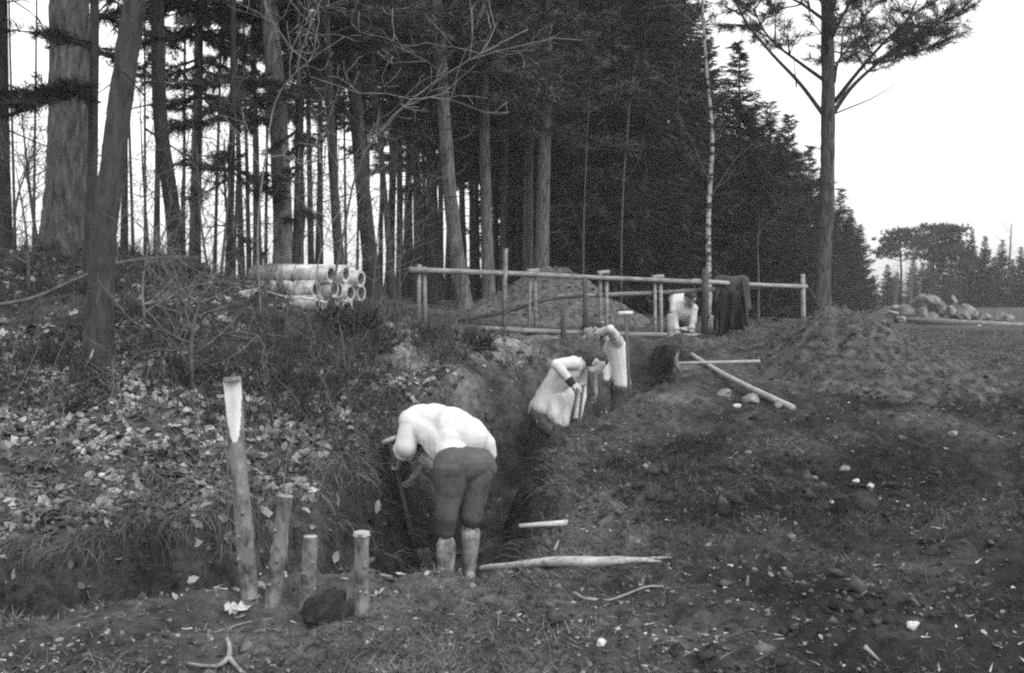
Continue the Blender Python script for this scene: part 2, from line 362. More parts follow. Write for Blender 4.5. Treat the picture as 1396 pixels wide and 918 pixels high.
def make_ground():
    ny, nx = GX.shape; V = np.stack([GX, GY, GZ], -1).reshape(-1, 3).astype(np.float32)
    j, i = np.meshgrid(np.arange(ny - 1), np.arange(nx - 1), indexing='ij'); a = (j * nx + i).ravel()
    q = np.stack([a, a + 1, a + nx + 1, a + nx], -1).astype(np.int32)
    me = bpy.data.meshes.new('ground'); me.vertices.add(len(V)); me.vertices.foreach_set('co', V.ravel())
    me.loops.add(q.size); me.loops.foreach_set('vertex_index', q.ravel()); me.polygons.add(len(q)); me.polygons.foreach_set('loop_start', np.arange(0, q.size, 4, dtype=np.int32))
    me.update(calc_edges=True); me.polygons.foreach_set('use_smooth', np.ones(len(q), bool))
    # sandy spoil: pale subsoil thrown out beside the fence, on the trampled foreground strip and on the field side of the trench
    x, y = GX, GY; s = np.zeros_like(x)
    for (u, v, r, k) in [(560, 455, 1.0, 1.0), (620, 470, .8, .9), (700, 470, .9, .8), (760, 462, .8, .5), (560, 490, .8, .5), (640, 500, .8, .45), (860, 720, .55, .35), (770, 740, .5, .3), (1110, 470, .8, .4), (940, 500, .6, .45), (880, 545, .5, .35), (560, 830, .9, .25), (330, 830, .5, .4)]:
        p = G(u, v); s = np.maximum(s, k * np.exp(-(((x - p[0]) ** 2 + ((y - p[1]) * .8) ** 2) / r ** 2)))
    s = s * np.clip(0.7 + 0.8 * fbm(x * 1.7, y * 1.7, 0, 3, 77), 0, 1.4)
    at = me.attributes.new('sandy', 'FLOAT', 'POINT'); at.data.foreach_set('value', s.astype(np.float32).ravel())
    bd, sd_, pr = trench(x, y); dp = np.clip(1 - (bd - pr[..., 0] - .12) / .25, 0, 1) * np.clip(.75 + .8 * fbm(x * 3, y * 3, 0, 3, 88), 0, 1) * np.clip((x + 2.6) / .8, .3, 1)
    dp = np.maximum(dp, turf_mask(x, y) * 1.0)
    at = me.attributes.new('dark_soil', 'FLOAT', 'POINT'); at.data.foreach_set('value', dp.astype(np.float32).ravel())
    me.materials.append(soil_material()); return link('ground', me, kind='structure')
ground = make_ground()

def crumb_mass(P, size, rng):
    O = np.array([(1, 0, 0), (0, 1, 0), (-1, 0, 0), (0, -1, 0), (0, 0, .8), (0, 0, -.8)]); Fo = np.array([(0, 1, 4), (1, 2, 4), (2, 3, 4), (3, 0, 4), (1, 0, 5), (2, 1, 5), (3, 2, 5), (0, 3, 5)])
    n = len(P); V = O[None] * rng.uniform(.5, 1.3, (n, 6, 1)) ; a = rng.uniform(0, 6.3, n); c, s = np.cos(a)[:, None], np.sin(a)[:, None]
    V = np.stack([V[..., 0] * c - V[..., 1] * s, V[..., 0] * s + V[..., 1] * c, V[..., 2] * .8], -1) + rng.normal(size=(n, 6, 3)) * .18
    V = V * size[:, None, None] + P[:, None] + np.array([0, 0, .15]) * size[:, None, None]
    return V.reshape(-1, 3), (Fo[None] + (np.arange(n) * 6)[:, None, None]).reshape(-1, 3)
def mesh_np(name, V, Fc, m):
    me = bpy.data.meshes.new(name); me.vertices.add(len(V)); me.vertices.foreach_set('co', V.astype(np.float32).ravel())
    me.loops.add(Fc.size); me.loops.foreach_set('vertex_index', Fc.astype(np.int32).ravel()); k = Fc.shape[1]
    me.polygons.add(len(Fc)); me.polygons.foreach_set('loop_start', np.arange(0, Fc.size, k, dtype=np.int32)); me.update(calc_edges=True); me.materials.append(m); return me
# ------------------------------------------------------------------ mounds of dug earth
def mound(name, c, prof, label, m, seed, top_flat=0.25, n=90, stretch=(1, 1), skew=1.0, power=1.25):
    """heap with its skirt sunk into the ground; prof = (radius, height)"""
    R, hgt = prof; me = bpy.data.meshes.new(name); V = []; Fc = []; g = np.linspace(-1, 1, n)
    X, Y = np.meshgrid(g * R * stretch[0], g * R * stretch[1]); r = np.hypot(X / np.where(X < 0, stretch[0] * skew, stretch[0]), Y / stretch[1]) / R
    ang = np.arctan2(Y, X); r = r * (1 + .10 * fbm(np.cos(ang) * 1.5, np.sin(ang) * 1.5, 0, 3, seed))
    k = hgt * np.clip(np.clip(1 - np.sqrt(r * r + top_flat ** 2) + top_flat * .6, 0, 1) ** power - .25 * np.clip(r - .9, 0, 1), -.2, 1)
    z = HV(X + c[0], Y + c[1]) + k + .05 * hgt * fbm(X * 2.2, Y * 2.2, 0, 3, seed + 3) + .022 * fbm(X * 4, Y * 4, 0, 5, seed + 5) + .022 * np.maximum(0, fbm(X * 13, Y * 13, 0, 3, seed + 7)) - 0.05
    z = np.where(r > 1.12, HV(X + c[0], Y + c[1]) - .25, z)
    z0 = H(c[0], c[1]); V = np.stack([X, Y, z - z0], -1).reshape(-1, 3)
    for j in range(n - 1):
        for i in range(n - 1):
            q = (j * n + i, j * n + i + 1, (j + 1) * n + i + 1, (j + 1) * n + i)
            if min(r.ravel()[list(q)]) < 1.15: Fc.append(q)
    me.from_pydata(V.tolist(), [], Fc); me.polygons.foreach_set('use_smooth', [True] * len(Fc)); me.update(); me.materials.append(m)
    o = link(name, me, label=label, cat='earth mound', kind='thing', loc=(c[0], c[1], z0)); rng = np.random.default_rng(seed); k = 4200
    ii = rng.integers(8, n - 8, k); jj = rng.integers(8, n - 8, k); ok = r[jj, ii] < 1.05; ii, jj = ii[ok], jj[ok]; P = np.stack([X[jj, ii], Y[jj, ii], z[jj, ii] - z0], -1)
    Vc, Fcr = crumb_mass(P, np.clip(rng.lognormal(-4.3, .5, len(P)), .006, .045), rng); link('earth_crumbs', mesh_np('earth_crumbs', Vc, Fcr, M['clod']), o, kind='stuff'); return o
p_heap = (XU(755, 20.2), 20.2); mound('earth_mound', p_heap, (1.75, 1.12), 'tall grey earth mound behind the pole fence', M['heap'], 3)
p_heap2 = (XU(1143, 13.3), 13.3); mound('earth_mound', p_heap2, (2.25, .88), 'low broad earth mound right of the crossed tools', M['mound'], 13, top_flat=.08, stretch=(.80, 1.0), n=170, skew=.66, power=1.1)

# ------------------------------------------------------------------ trees
def unit(v): v = np.asarray(v, float); return v / np.maximum(np.linalg.norm(v, axis=-1, keepdims=True), 1e-9)
def sprays(base, dirs, length, width, rng):
    """thin triangles: base (n,3), dirs (n,3)"""
    n = len(base); d = unit(dirs); side = unit(np.cross(d, rng.normal(size=(n, 3))))
    L = (length * rng.uniform(.6, 1.25, n))[:, None]; W = (width * rng.uniform(.7, 1.3, n))[:, None] / 2
    return np.stack([base - side * W, base + side * W, base + d * L], 1)
def tufts(c, d, n, length, width, spread, rng):
    """needle tufts: n needles at each centre c, fanned about direction d"""
    c = np.repeat(c, n, 0); d = np.repeat(unit(d), n, 0)
    dd = d + rng.normal(size=c.shape) * spread
    return sprays(c + rng.normal(size=c.shape) * length * .12, dd, length, width, rng)

def bough(rng, p0, p1, droop=0.0, density=26, length=.15, width=.013, n=16, sub=.45, spread=.55):
    """a leafy branch from p0 to p1: returns polyline tubes and needle triangles"""
    p0 = np.asarray(p0, float); p1 = np.asarray(p1, float); L = np.linalg.norm(p1 - p0); ax = unit(p1 - p0)
    k = 6; t = np.linspace(0, 1, k); main = p0 + (p1 - p0) * t[:, None]; main[:, 2] += -droop * np.sin(t * math.pi * .5) ** 2 * L + .03 * L * rng.normal(size=k) * t
    tubes = [(main, np.linspace(.012 + .012 * L, .004, k))]; T = []
    ns = max(4, int(density * L * .5)); horiz = unit(np.cross(ax, [0, 0, 1.0]))
    for i in range(ns):
        tt = rng.uniform(.12, 1.0); j = tt * (k - 1); a = int(min(j, k - 2)); q = main[a] + (main[a + 1] - main[a]) * (j - a)
        s = rng.choice([-1, 1]); dr = unit(ax * rng.uniform(.4, 1.1) + horiz * s * rng.uniform(.3, 1.0) + np.array([0, 0, rng.normal() * .22 - droop * .5]))
        sl = sub * L * (1.1 - tt * .6) * rng.uniform(.4, 1.0); e = q + dr * sl
        tubes.append((np.array([q, e]), np.array([.005, .003])))
        m = max(2, int(sl * 14)); cc = q + (e - q) * np.linspace(.25, 1, m)[:, None]
        T.append(tufts(cc, np.repeat(dr[None], m, 0), n, length, width, spread, rng))
    return tubes, np.concatenate(T)

def spruce_meshes(seed, h=12.0, r=2.2, z0=.4, whorl=.30, nb=7, tw=.36, tww=.06, dens=9):
    rng = np.random.default_rng(seed); B = []; D = []; mb = MB()
    z = z0
    while z < h - .15:
        f = (z / h); R = r * (1 - f) ** .85 * rng.uniform(.8, 1.1) + .06
        for k in range(nb if f < .8 else 5):
            a = rng.uniform(0, 2 * math.pi); Lb = R * rng.uniform(.4, 1.22); up = -.25 + .6 * f + rng.normal() * .1
            dr = unit(np.array([math.cos(a), math.sin(a), up])); s = np.array([0, 0, z + rng.normal() * .08]); n = max(3, int(Lb * dens))
            t = np.linspace(.18, 1, n); pts = s + dr * (t * Lb)[:, None]; pts[:, 2] += .18 * Lb * t ** 3 - .12 * Lb * np.sin(t * 3.1)
            sidev = np.array([-math.sin(a), math.cos(a), 0])
            for sgn in (-1, 1, 0):
                dd = dr + sidev * sgn * rng.uniform(.5, 1.2, n)[:, None] + np.array([0, 0, -1.0]) * rng.uniform(.05, .6, n)[:, None]
                B.append(pts); D.append(dd)
            if Lb > .5: mb.tube([s, pts[-1]], [.02, .005], 3, cap=False)
        z += whorl * rng.uniform(.6, 1.2)
    B = np.concatenate(B); D = np.concatenate(D); T = sprays(B, D, tw, tww, rng); T2 = sprays(B + rng.normal(size=B.shape) * .06, D + rng.normal(size=D.shape) * .4, tw * .7, tww * .7, rng)
    c = MB(); c.tris(T.reshape(-1, 3)); c.tris(T2.reshape(-1, 3))
    t = MB(); t.tube([(0, 0, -.3), (0, 0, h * .4), (0, 0, h)], [.012 * h + .02, .009 * h, .01], 8)
    return c.mesh('crown', M['spruce']), mb.mesh('branches', M['bark_dark']), t.mesh('trunk', M['bark_dark'], True)

def pine_crown_meshes(seed, h=11.0, z0=4.0, r=2.0, nb=34, length=.15, width=.014, n=13, density=20, low=0, flat=.15):
    """crown (needles) and branches for a trunk along +z through the origin, crown between z0 and h"""
    rng = np.random.default_rng(seed); mb = MB(); c = MB()
    for i in range(nb):
        f = (i + rng.uniform(0, 1)) / nb; z = z0 + (h - z0) * f ** 1.15; a = i * 2.399 + rng.normal() * .4
        L = r * (1.05 - .75 * f) * rng.uniform(.6, 1.15); up = rng.uniform(-.12, .28) + .5 * f - low
        p0 = np.array([0, 0, z]); p1 = p0 + np.array([math.cos(a), math.sin(a), up]) * L
        tb, T = bough(rng, p0, p1, droop=flat, density=density, length=length, width=width, n=n)
        for q, rr in tb: mb.tube(q, rr, 4, cap=False)
        c.tris(T.reshape(-1, 3))
    for i in range(int(nb * .25)):                  # dead snags below the crown
        z = rng.uniform(z0 * .45, z0); a = rng.uniform(0, 6.28); L = rng.uniform(.3, 1.1); d = np.array([math.cos(a), math.sin(a), rng.normal() * .2])
        mb.tube([np.array([0, 0, z]), np.array([0, 0, z]) + d * L * .6, np.array([0, 0, z - .08]) + d * L], [.012, .008, .003], 4, cap=False)
    return c.mesh('crown', M['needle']), mb.mesh('branches', M['bark_dark'])

def trunk_mesh(pts, radii, m, seg=14, seed=0, rough=.05, flare=True):
    P = smooth_path(pts, 14); n = len(P); mb = MB()
    R = np.interp(np.linspace(0, 1, n), np.linspace(0, 1, len(radii)), radii)
    if flare: R = R * (1 + .55 * np.exp(-np.arange(n) / 3.0))
    mb.tube(P, list(R), seg); V = mb.v[0]; ce = np.repeat(np.array(P), seg, 0); d = unit(V - ce)
    mb.v[0] = V + d * (R.repeat(seg) * rough * 1.3 * (fbm(V[:, 0] * 9, V[:, 1] * 9, V[:, 2] * 2.5, 3, seed) + .6 * fbm(V[:, 0] * 40, V[:, 1] * 40, V[:, 2] * 12, 2, seed + 3)))[:, None]
    return mb.mesh('trunk', m, True)

def standing_tree(name, label, px, Y, wpx, m, crown=None, top=11.0, group=None, cat='tree', cscale=1.0, crot=0.0, seg=14, rough=.05, sink=.15, taper=.45):
    """px: [(u,v)...] down the trunk, last = base; wpx trunk width in pixels near the base"""
    ub = px[-1][0]; x0 = XU(ub, Y); z0 = H(x0, Y); r = wpx / F * Y / 2
    t = thing(name, label, cat, (x0, Y, z0), group)
    pts = [np.array([0, 0, -sink])]
    for (u, v) in reversed(px[:-1]):
        p = PX(u, v, Y) - np.array([x0, Y, z0])
        if p[2] > pts[-1][2] + .3: pts.append(p)
    if len(pts) == 1: pts.append(np.array([0, 0, 2.0]))
    d = (pts[-1] - pts[-2]); d = d / d[2]; d[:2] *= .5
    if pts[-1][2] < top - .5: pts.append(pts[-1] + d * (top - pts[-1][2]))
    hs = np.array([p[2] for p in pts]); rad = r * (1 - (1 - taper) * np.clip(hs / 7.0, 0, 1)) * np.where(hs > 8, .5, 1)
    rad[-1] *= .4
    link('trunk', trunk_mesh(pts, rad, m, seg, int(ub) % 97, rough), t)
    if crown:
        a = np.array([pts[i][2] for i in range(len(pts))]); k = 4.5
        off = np.array([np.interp(k, a, [p[i] for p in pts]) for i in (0, 1)])
        for nm, me in (('crown', crown[0]), ('branches', crown[1])):
            o = link(nm, me, t, kind='stuff'); o.location = (off[0], off[1], 0); o.rotation_euler = (0, 0, crot); o.scale = (cscale, cscale, top / 11.0)
    return t

PC = [pine_crown_meshes(s, z0=3.7 + .25 * i, r=2.1, nb=36) for i, s in enumerate((5, 6, 7))]
PCF = [pine_crown_meshes(s, z0=3.9, r=2.3, nb=34, length=.2, width=.026, n=9, density=17) for s in (15, 16, 17)]

NEARC = 'trees on top of the leafy bank'
standing_tree('pine_tree', 'dark pine trunk cut by the left edge of the picture', [(2, 0), (4, 200), (7, 345)], 14.0, 20, M['bark_dark'], PC[0], crot=.5)
standing_tree('pine_tree', 'thickest pine with pale rough bark behind the bank logs', [(96, 0), (93, 180), (87, 345)], 12.7, 54, M['bark'], PC[1], crot=1.1, seg=56, rough=.08, taper=.8)
standing_tree('pine_tree', 'leaning dark tree rooted halfway down the leafy bank', [(184, 0), (163, 150), (145, 300), (131, 488)], 9.55, 34, M['bark_dark'], PC[2], crot=2.0, seg=24, taper=.78, cscale=.8, rough=.10)
standing_tree('pine_tree', 'thin straight dark trunk just right of the leaning tree', [(171, 100), (169, 345)], 15.0, 9, M['bark_dark'], PC[0], crot=3.0, cscale=.6)
standing_tree('pine_tree', 'thin dark trunk touching the bent trunk at the log ends', [(216, 120), (213, 345)], 16.0, 8, M['bark_dark'], PC[1], crot=4.1, cscale=.6)
standing_tree('pine_tree', 'dark bent trunk behind the right ends of the bank logs', [(214, 0), (221, 190), (235, 290), (243, 350)], 13.4, 21, M['bark_dark'], PC[2], crot=5.2, cscale=.9, taper=.7)
standing_tree('pine_tree', 'stout pine with light upper trunk behind the concrete pipes', [(366, 0), (379, 160), (385, 290), (388, 358)], 14.5, 28, M['bark'], PC[0], crot=.2, seg=18, taper=.7)
standing_tree('pine_tree', 'very thin straight trunk right of the stout pine', [(419, 60), (425, 358)], 16.5, 8, M['bark_dark'], PC[1], crot=1.4, cscale=.7)
standing_tree('pine_tree', 'slim dark trunk curving over the middle of the pipe stack', [(446, 60), (455, 250), (467, 365)], 15.5, 14, M['bark_dark'], PC[2], crot=2.6)
standing_tree('pine_tree', 'dark trunk rising right behind the open pipe ends', [(478, 60), (494, 250), (512, 392)], 17.0, 21, M['bark_dark'], PC[0], crot=3.5, taper=.7)
standing_tree('pine_tree', 'thin leaning trunk left of the fence end post', [(512, 120), (524, 260), (537, 385)], 20.0, 9, M['bark_dark'], PCF[0], crot=4.0)
standing_tree('pine_tree', 'medium trunk directly behind the fence end post', [(556, 40), (568, 240), (572, 400)], 23.0, 14, M['bark_dark'], PCF[1], crot=.4)
standing_tree('pine_tree', 'straight trunk right of the fence end post', [(578, 20), (586, 240), (590, 405)], 22.5, 13, M['bark_dark'], PCF[2], crot=1.3)
standing_tree('pine_tree', 'pine with flared lit foot standing just behind the fence', [(600, 60), (617, 300), (636, 428)], 19.5, 20, M['bark'], PCF[0], crot=2.2, taper=.75)
standing_tree('pine_tree', 'slender pale pine between flared pine and tall fence post', [(658, 0), (661, 200), (668, 408)], 21.5, 15, M['bark'], PCF[1], crot=3.1, taper=.85)
standing_tree('pine_tree', 'left one of the paired tall pines above the grey mound', [(724, 0), (721, 200), (719, 372)], 24.0, 14, M['bark'], PCF[2], crot=4.4, taper=.8)
standing_tree('pine_tree', 'right and thicker of the paired tall pines above the mound', [(746, 0), (742, 200), (737, 372)], 23.4, 19, M['bark'], PCF[0], crot=5.5, taper=.85)

# back row: thin trunks against the sky, nothing tells them apart
rngb = np.random.default_rng(5); us = []
BACK = [(262, 24), (330, 27), (352, 33), (405, 30), (436, 26), (500, 30), (530, 28), (545, 27), (552, 33), (580, 36), (601, 27), (610, 33), (622, 30), (645, 28), (650, 37), (676, 31), (684, 27), (697, 34), (705, 29), (712, 38), (730, 33), (757, 30), (768, 35), (782, 29), (806, 33), (818, 30), (840, 36), (560, 40), (594, 41), (632, 40), (664, 42), (690, 44)]
BACK += [(250, 22), (272, 30), (292, 25), (318, 21), (340, 29), (362, 24), (412, 22), (432, 33), (458, 24), (472, 29), (486, 24), (503, 35), (518, 26), (534, 34), (556, 29), (183, 24), (198, 29), (22, 22), (45, 27)]
for i, (u, Y) in enumerate(BACK):
    lean = rngb.normal() * 8
    zone = 0 if u < 250 else 1 if u < 375 else 2 if u < 515 else 3 if u < 640 else 4 if u < 725 else 5
    standing_tree('pine_tree', 'thin dark trunk far back ' + ['behind the bank logs', 'between the log ends and the stout pine', 'behind the pipe stack', 'behind the left end of the fence', 'between the flared pine and the paired pines', 'above the grey mound'][zone], [(u - lean, 60), (u - lean * .4, 250), (u, 400)], Y, rngb.uniform(7, 13) if i < 32 else rngb.uniform(3.5, 7), M['bark_dark'],
                  PCF[i % 3] if (i < 32 and (u > 640 or i % 2 == 0)) else None, top=rngb.uniform(10.5, 13) if u > 420 else 15.5, group='thin back row trunks ' + ['behind the bank logs', 'left of the stout pine', 'behind the pipes', 'at the fence end', 'left of the paired pines', 'above the mound'][zone], crot=rngb.uniform(0, 6), cscale=rngb.uniform(.8, 1.1), seg=8)

# spruces: dark mass behind the fence, falling away to the right
SP = [spruce_meshes(3, h=12, r=2.3, whorl=.24, nb=9, dens=11), spruce_meshes(4, h=12, r=2.1, whorl=.24, nb=9, dens=11), spruce_meshes(8, h=12, r=2.6, whorl=.25, nb=9, dens=10)]
def spruce(label, u, Y, h, var, rot, width=1.0, group=None, sinkz=0.0):
    x = XU(u, Y); t = thing('spruce_tree', label, 'tree', (x, Y, H(x, Y) - sinkz), group)
    for nm, me in zip(('crown', 'branches', 'trunk'), SP[var]):
        o = link(nm, me, t, kind='stuff' if nm != 'trunk' else None); s = h / 12.0; o.scale = (s * width, s * width, s); o.rotation_euler = (0, 0, rot)
    return t
spruce('tall dense spruce behind the right slope of the grey mound', 792, 30, 14.5, 0, .3, .95)
spruce('tall dark spruce above the double fence post', 828, 27.5, 13.5, 1, 1.3, .95)
spruce('dark spruce above the kneeling person', 878, 28.5, 13.0, 2, 2.3, .9)
spruce('tall spruce left of the white birch', 926, 31, 11.5, 0, 3.3, .9)
spruce('pointed spruce just right of the white birch', 1008, 29, 7.3, 1, 4.3, 1.25)
spruce('lower spruce right behind the hanging coats', 1050, 33, 6.6, 2, 5.3, 1.2)
spruce('short spruce between the coats and the lone pine', 1075, 38, 7.0, 0, .9, 1.2)
spruce('short spruce partly hidden by the lone pine trunk', 1103, 43, 6.6, 1, 1.9, 1.3)
spruce('spruce showing right of the lone pine trunk', 1145, 52, 6.0, 2, 2.9, 1.35)
spruce('small far spruce at the right foot of the forest edge', 1172, 64, 5.0, 0, 3.9, 1.4)
for k, (u, Y, h) in enumerate([(760, 36, 14), (850, 34, 14), (905, 37, 13.5), (960, 36, 9.5), (985, 33, 6.5), (1030, 40, 7.6), (725, 46, 15), (810, 40, 15), (940, 40, 9), (1022, 35, 6.6), (1062, 38, 6.2), (1090, 46, 6.8), (1122, 50, 6.6), (1128, 62, 6.2), (1156, 66, 5.6), (1160, 58, 5.4)]):
    spruce('dark spruce deep in the forest behind ' + ('the front spruces left of the birch' if u < 966 else 'the pointed spruce and coats' if u < 1080 else 'the lone pine trunk'), u, Y, h, k % 3, k * 1.1, 1.05, 'inner spruces ' + ('left of the birch' if u < 966 else 'behind the coats' if u < 1080 else 'behind the lone pine'))

def bare_tree(name, label, base, pts, r0, m, seed, twigs=14, tl=.8, depth=2, cat='sapling', up=.25, group=None, seg=6):
    """leafless stem through pts (world) with twigs"""
    rng = np.random.default_rng(seed); base = np.asarray(base, float); t = thing(name, label, cat, base, group)
    P = smooth_path([np.asarray(p, float) - base for p in pts], 5); n = len(P); R = np.linspace(r0, max(.004, r0 * .25), n)
    s = MB(); s.tube(P, list(R), seg); s.build('stem', m, t, True)
    tw = MB()
    def grow(q, d, L, r, lev):
        k = 4; pp = [q]
        for i in range(k):
            d = unit(d + rng.normal(size=3) * .22 + np.array([0, 0, .06])); pp.append(pp[-1] + d * L / k)
        tw.tube(pp, list(np.linspace(r, max(r * .35, .0025), k + 1)), 4, cap=False)
        if lev > 0:
            for _ in range(rng.integers(2, 5)):
                i = rng.integers(1, k + 1); grow(pp[i], unit(d + rng.normal(size=3) * .7), L * rng.uniform(.35, .65), r * .55, lev - 1)
    for i in range(twigs):
        j = rng.integers(int(n * .25), n); d = rng.normal(size=3); d[2] = abs(d[2]) * .6 + up; grow(P[j], unit(d), tl * rng.uniform(.5, 1.2), min(R[j] * .5, .009), depth)
    if tw.n: tw.build('twigs', M['twig'] if m in (M['birch'], M['bark_pale']) else m, t, kind='stuff')
    return t
def at_ground(u, Y, dz=-.05): x = XU(u, Y); return np.array([x, Y, H(x, Y) + dz])

# birches
def birch(label, px, Y, wpx, top, twigs, seed, group=None, m='birch'):
    b = at_ground(px[-1][0], Y); pts = [b] + [PX(u, v, Y) for (u, v) in reversed(px[:-1])]; pts.append(pts[-1] + np.array([.05, 0, max(.3, top - pts[-1][2])]))
    return bare_tree('birch_tree', label, b, pts, wpx / F * Y / 2, M[m], seed, twigs, 1.6, 2, 'tree', .4, group, 8)
birch('slender white birch with a black flecked trunk behind the dark post', [(958, 10), (963, 90), (971, 190), (966, 290), (968, 400)], 22.0, 8, 9.0, 22, 2)
birch('thin grey birch trunk above the double fence post', [(800, 200), (796, 300), (795, 390)], 25, 3.4, 6.2, 6, 3, None, 'twig')
birch('thin grey birch trunk between mound and kneeling person', [(858, 150), (850, 250), (846, 390)], 25.5, 3.4, 6.5, 6, 4, None, 'twig')
birch('very thin grey birch trunk right of the hanging coats', [(1033, 330), (1034, 370), (1034, 420)], 24.0, 3.4, 3.2, 3, 9, None, 'twig')

# lone pine at the right
def lone_pine():
    Y = 21.5; ub = 1119; b = at_ground(ub, Y, 0); t = thing('pine_tree', 'lone tall pine with spreading crown at the right end of the fence', 'tree', b); rng = np.random.default_rng(21)
    rel = lambda u, v, dy=0.0: PX(u, v, Y) + np.array([0, dy, 0]) - b
    pts = [np.array([0, 0, -.2]), rel(1122, 380), rel(1128, 260), rel(1129, 140), rel(1127, 0), rel(1126, -120)]
    link('trunk', trunk_mesh(pts, [.21, .15, .135, .13, .11, .06], M['bark_mid'], 28, 5, .08), t)
    br = MB(); c = MB()
    def limb(path, r, leafy_from=.45, dens=22, L=.9):
        P = smooth_path(path, 4); n = len(P); br.tube(P, list(np.linspace(r, r * .3, n)), 6, cap=False)
        for i in range(int(n * leafy_from), n):
            for _ in range(2):
                d = unit(unit(P[i] - P[max(i - 2, 0)]) * .5 + rng.normal(size=3) * np.array([.7, .7, .35]) + np.array([0, 0, .15])); l = L * rng.uniform(.4, 1.0)
                tb, T = bough(rng, P[i], P[i] + d * l, droop=-.05, density=dens * .85, length=.21, width=.014, n=10, spread=.5)
                for q, rr in tb: br.tube(q, rr, 4, cap=False)
                c.tris(T.reshape(-1, 3))
    limb([rel(1122, 156), rel(1085, 118, -.3), rel(1040, 80, -.6), rel(1000, 35, -.8), rel(985, 5, -.9)], .045, .6)
    limb([rel(1121, 108), rel(1090, 80, .2), rel(1055, 45, .4), rel(1035, 5, .5)], .045, .45)
    limb([rel(1136, 154), rel(1165, 118, .3), rel(1205, 82, .6), rel(1250, 45, .7), rel(1300, 15, .9)], .05, .45)
    limb([rel(1137, 140), rel(1160, 105, -.4), rel(1195, 62, -.8), rel(1235, 25, -1.0)], .045, .4)
    limb([rel(1137, 112), rel(1150, 80, .4), rel(1180, 45, .8), rel(1200, 5, 1)], .04, .35)
    limb([rel(1128, 80), rel(1115, 40, -.5), rel(1095, -10, -.9)], .04, .3)
    limb([rel(1130, 60), rel(1145, 20, -.4), rel(1170, -30, -.8)], .04, .3)
    limb([rel(1240, 52, .7), rel(1275, 35, .5), rel(1325, 8, .4)], .025, .2)
    limb([rel(1215, 78, .6), rel(1250, 68, .3), rel(1275, 60, .1)], .02, .3, L=.7)
    limb([rel(1127, 30), rel(1090, -10, .5), rel(1040, -30, .9)], .04, .3); limb([rel(1127, 10), rel(1170, -30, .5), rel(1230, -55, .9)], .04, .3)
    limb([rel(1127, -60), rel(1100, -120, -.5), rel(1060, -160, -.6)], .03, .2); limb([rel(1127, -70), rel(1160, -130, .5), rel(1200, -160, .6)], .03, .2)
    for (u, v, u2, v2) in [(1136, 156, 1238, 105), (1121, 200, 1112, 198), (1122, 246, 1114, 240), (1086, 119, 1082, 70), (1137, 248, 1143, 243)]:
        br.tube([rel(u, v), rel((u + u2) / 2, (v + v2) / 2 + 5), rel(u2, v2)], [.018, .012, .004], 5, cap=False)
    br.build('branches', M['bark_dark'], t, True, kind='stuff'); c.build('crown', M['needle'], t, kind='stuff')
lone_pine()

# far wood across the field on the right
def far_pine_mesh(seed, h=7.5, r=1.9, base=.55, layers=7):
    rng = np.random.default_rng(seed); c = MB(); b = MB(); b.tube([(0, 0, -.3), (rng.normal() * .15, 0, h * .5), (rng.normal() * .25, 0, h * .96)], [.14, .10, .03], 7)
    for i in range(layers):
        z = h * (base + (1 - base) * (i + .3) / layers)
        for k in range(5):
            a = rng.uniform(0, 6.28); L = r * (1.0 - .62 * ((i + .5) / layers) ** 1.6) * rng.uniform(.4, 1.1); e = np.array([math.cos(a) * L, math.sin(a) * L, z + .25 * L + rng.normal() * .1])
            b.tube([np.array([0, 0, z - .2]), e], [.04, .012], 4, cap=False)
            m = 20; cc = e + rng.normal(size=(m, 3)) * np.array([.5, .5, .14]); c.tris(tufts(cc, np.tile([0, 0, .5], (m, 1)), 11, .36, .07, .8, rng).reshape(-1, 3))
    return c.mesh('crown', M['farfol']), b.mesh('trunk', M['bark_dark'], True)
FP = [far_pine_mesh(31), far_pine_mesh(32, base=.45), far_pine_mesh(33, r=2.3, base=.62, layers=6)]
def far_tree(label, u, Y, vtop, var, rot, spr=False, group=None, width=1.0):
    x = XU(u, Y); z = H(x, Y); h = PX(u, vtop, Y)[2] - z
    t = thing('spruce_tree' if spr else 'pine_tree', label, 'tree', (x, Y, z), group)
    for nm, me in (zip(('crown', 'branches', 'trunk'), SP[var]) if spr else zip(('crown', 'trunk'), FP[var])):
        o = link(nm, me, t, kind='stuff' if nm != 'trunk' else None); s = h / (12.0 if spr else 7.5); o.scale = (s * width, s * width, s); o.rotation_euler = (0, 0, rot)
far_tree('leftmost round topped pine of the far wood', 1228, 72, 316, 2, .4, width=1.05)
far_tree('second far pine with a flat layered top', 1272, 76, 309, 0, 1.4)
far_tree('third far pine with a broad layered top', 1299, 74, 311, 1, 2.6)
far_tree('narrow pointed far spruce next to the broad pine', 1325, 78, 315, 1, 1, True, width=1.0)
far_tree('second narrow far spruce towards the right edge', 1343, 76, 321, 0, 2, True, width=1.1)
far_tree('far spruce near the right edge of the picture', 1366, 80, 325, 2, 3, True, width=1.1)
far_tree('last far tree cut by the right edge of the picture', 1392, 78, 335, 2, 4, True, width=1.2)
for k, (u, Y, vt) in enumerate([(1210, 86, 352), (1245, 90, 345), (1258, 84, 350), (1285, 88, 335), (1312, 92, 333), (1335, 90, 340), (1355, 94, 342), (1380, 92, 345), (1190, 95, 366), (1405, 90, 338), (1425, 84, 330), (1222, 95, 362), (1268, 96, 345), (1298, 97, 340), (1178, 100, 372)]):
    far_tree('dark tree in the thick of the far wood', u, Y, vt + 8, k % 3, k * .9, True, 'trees filling the far wood', 1.6)
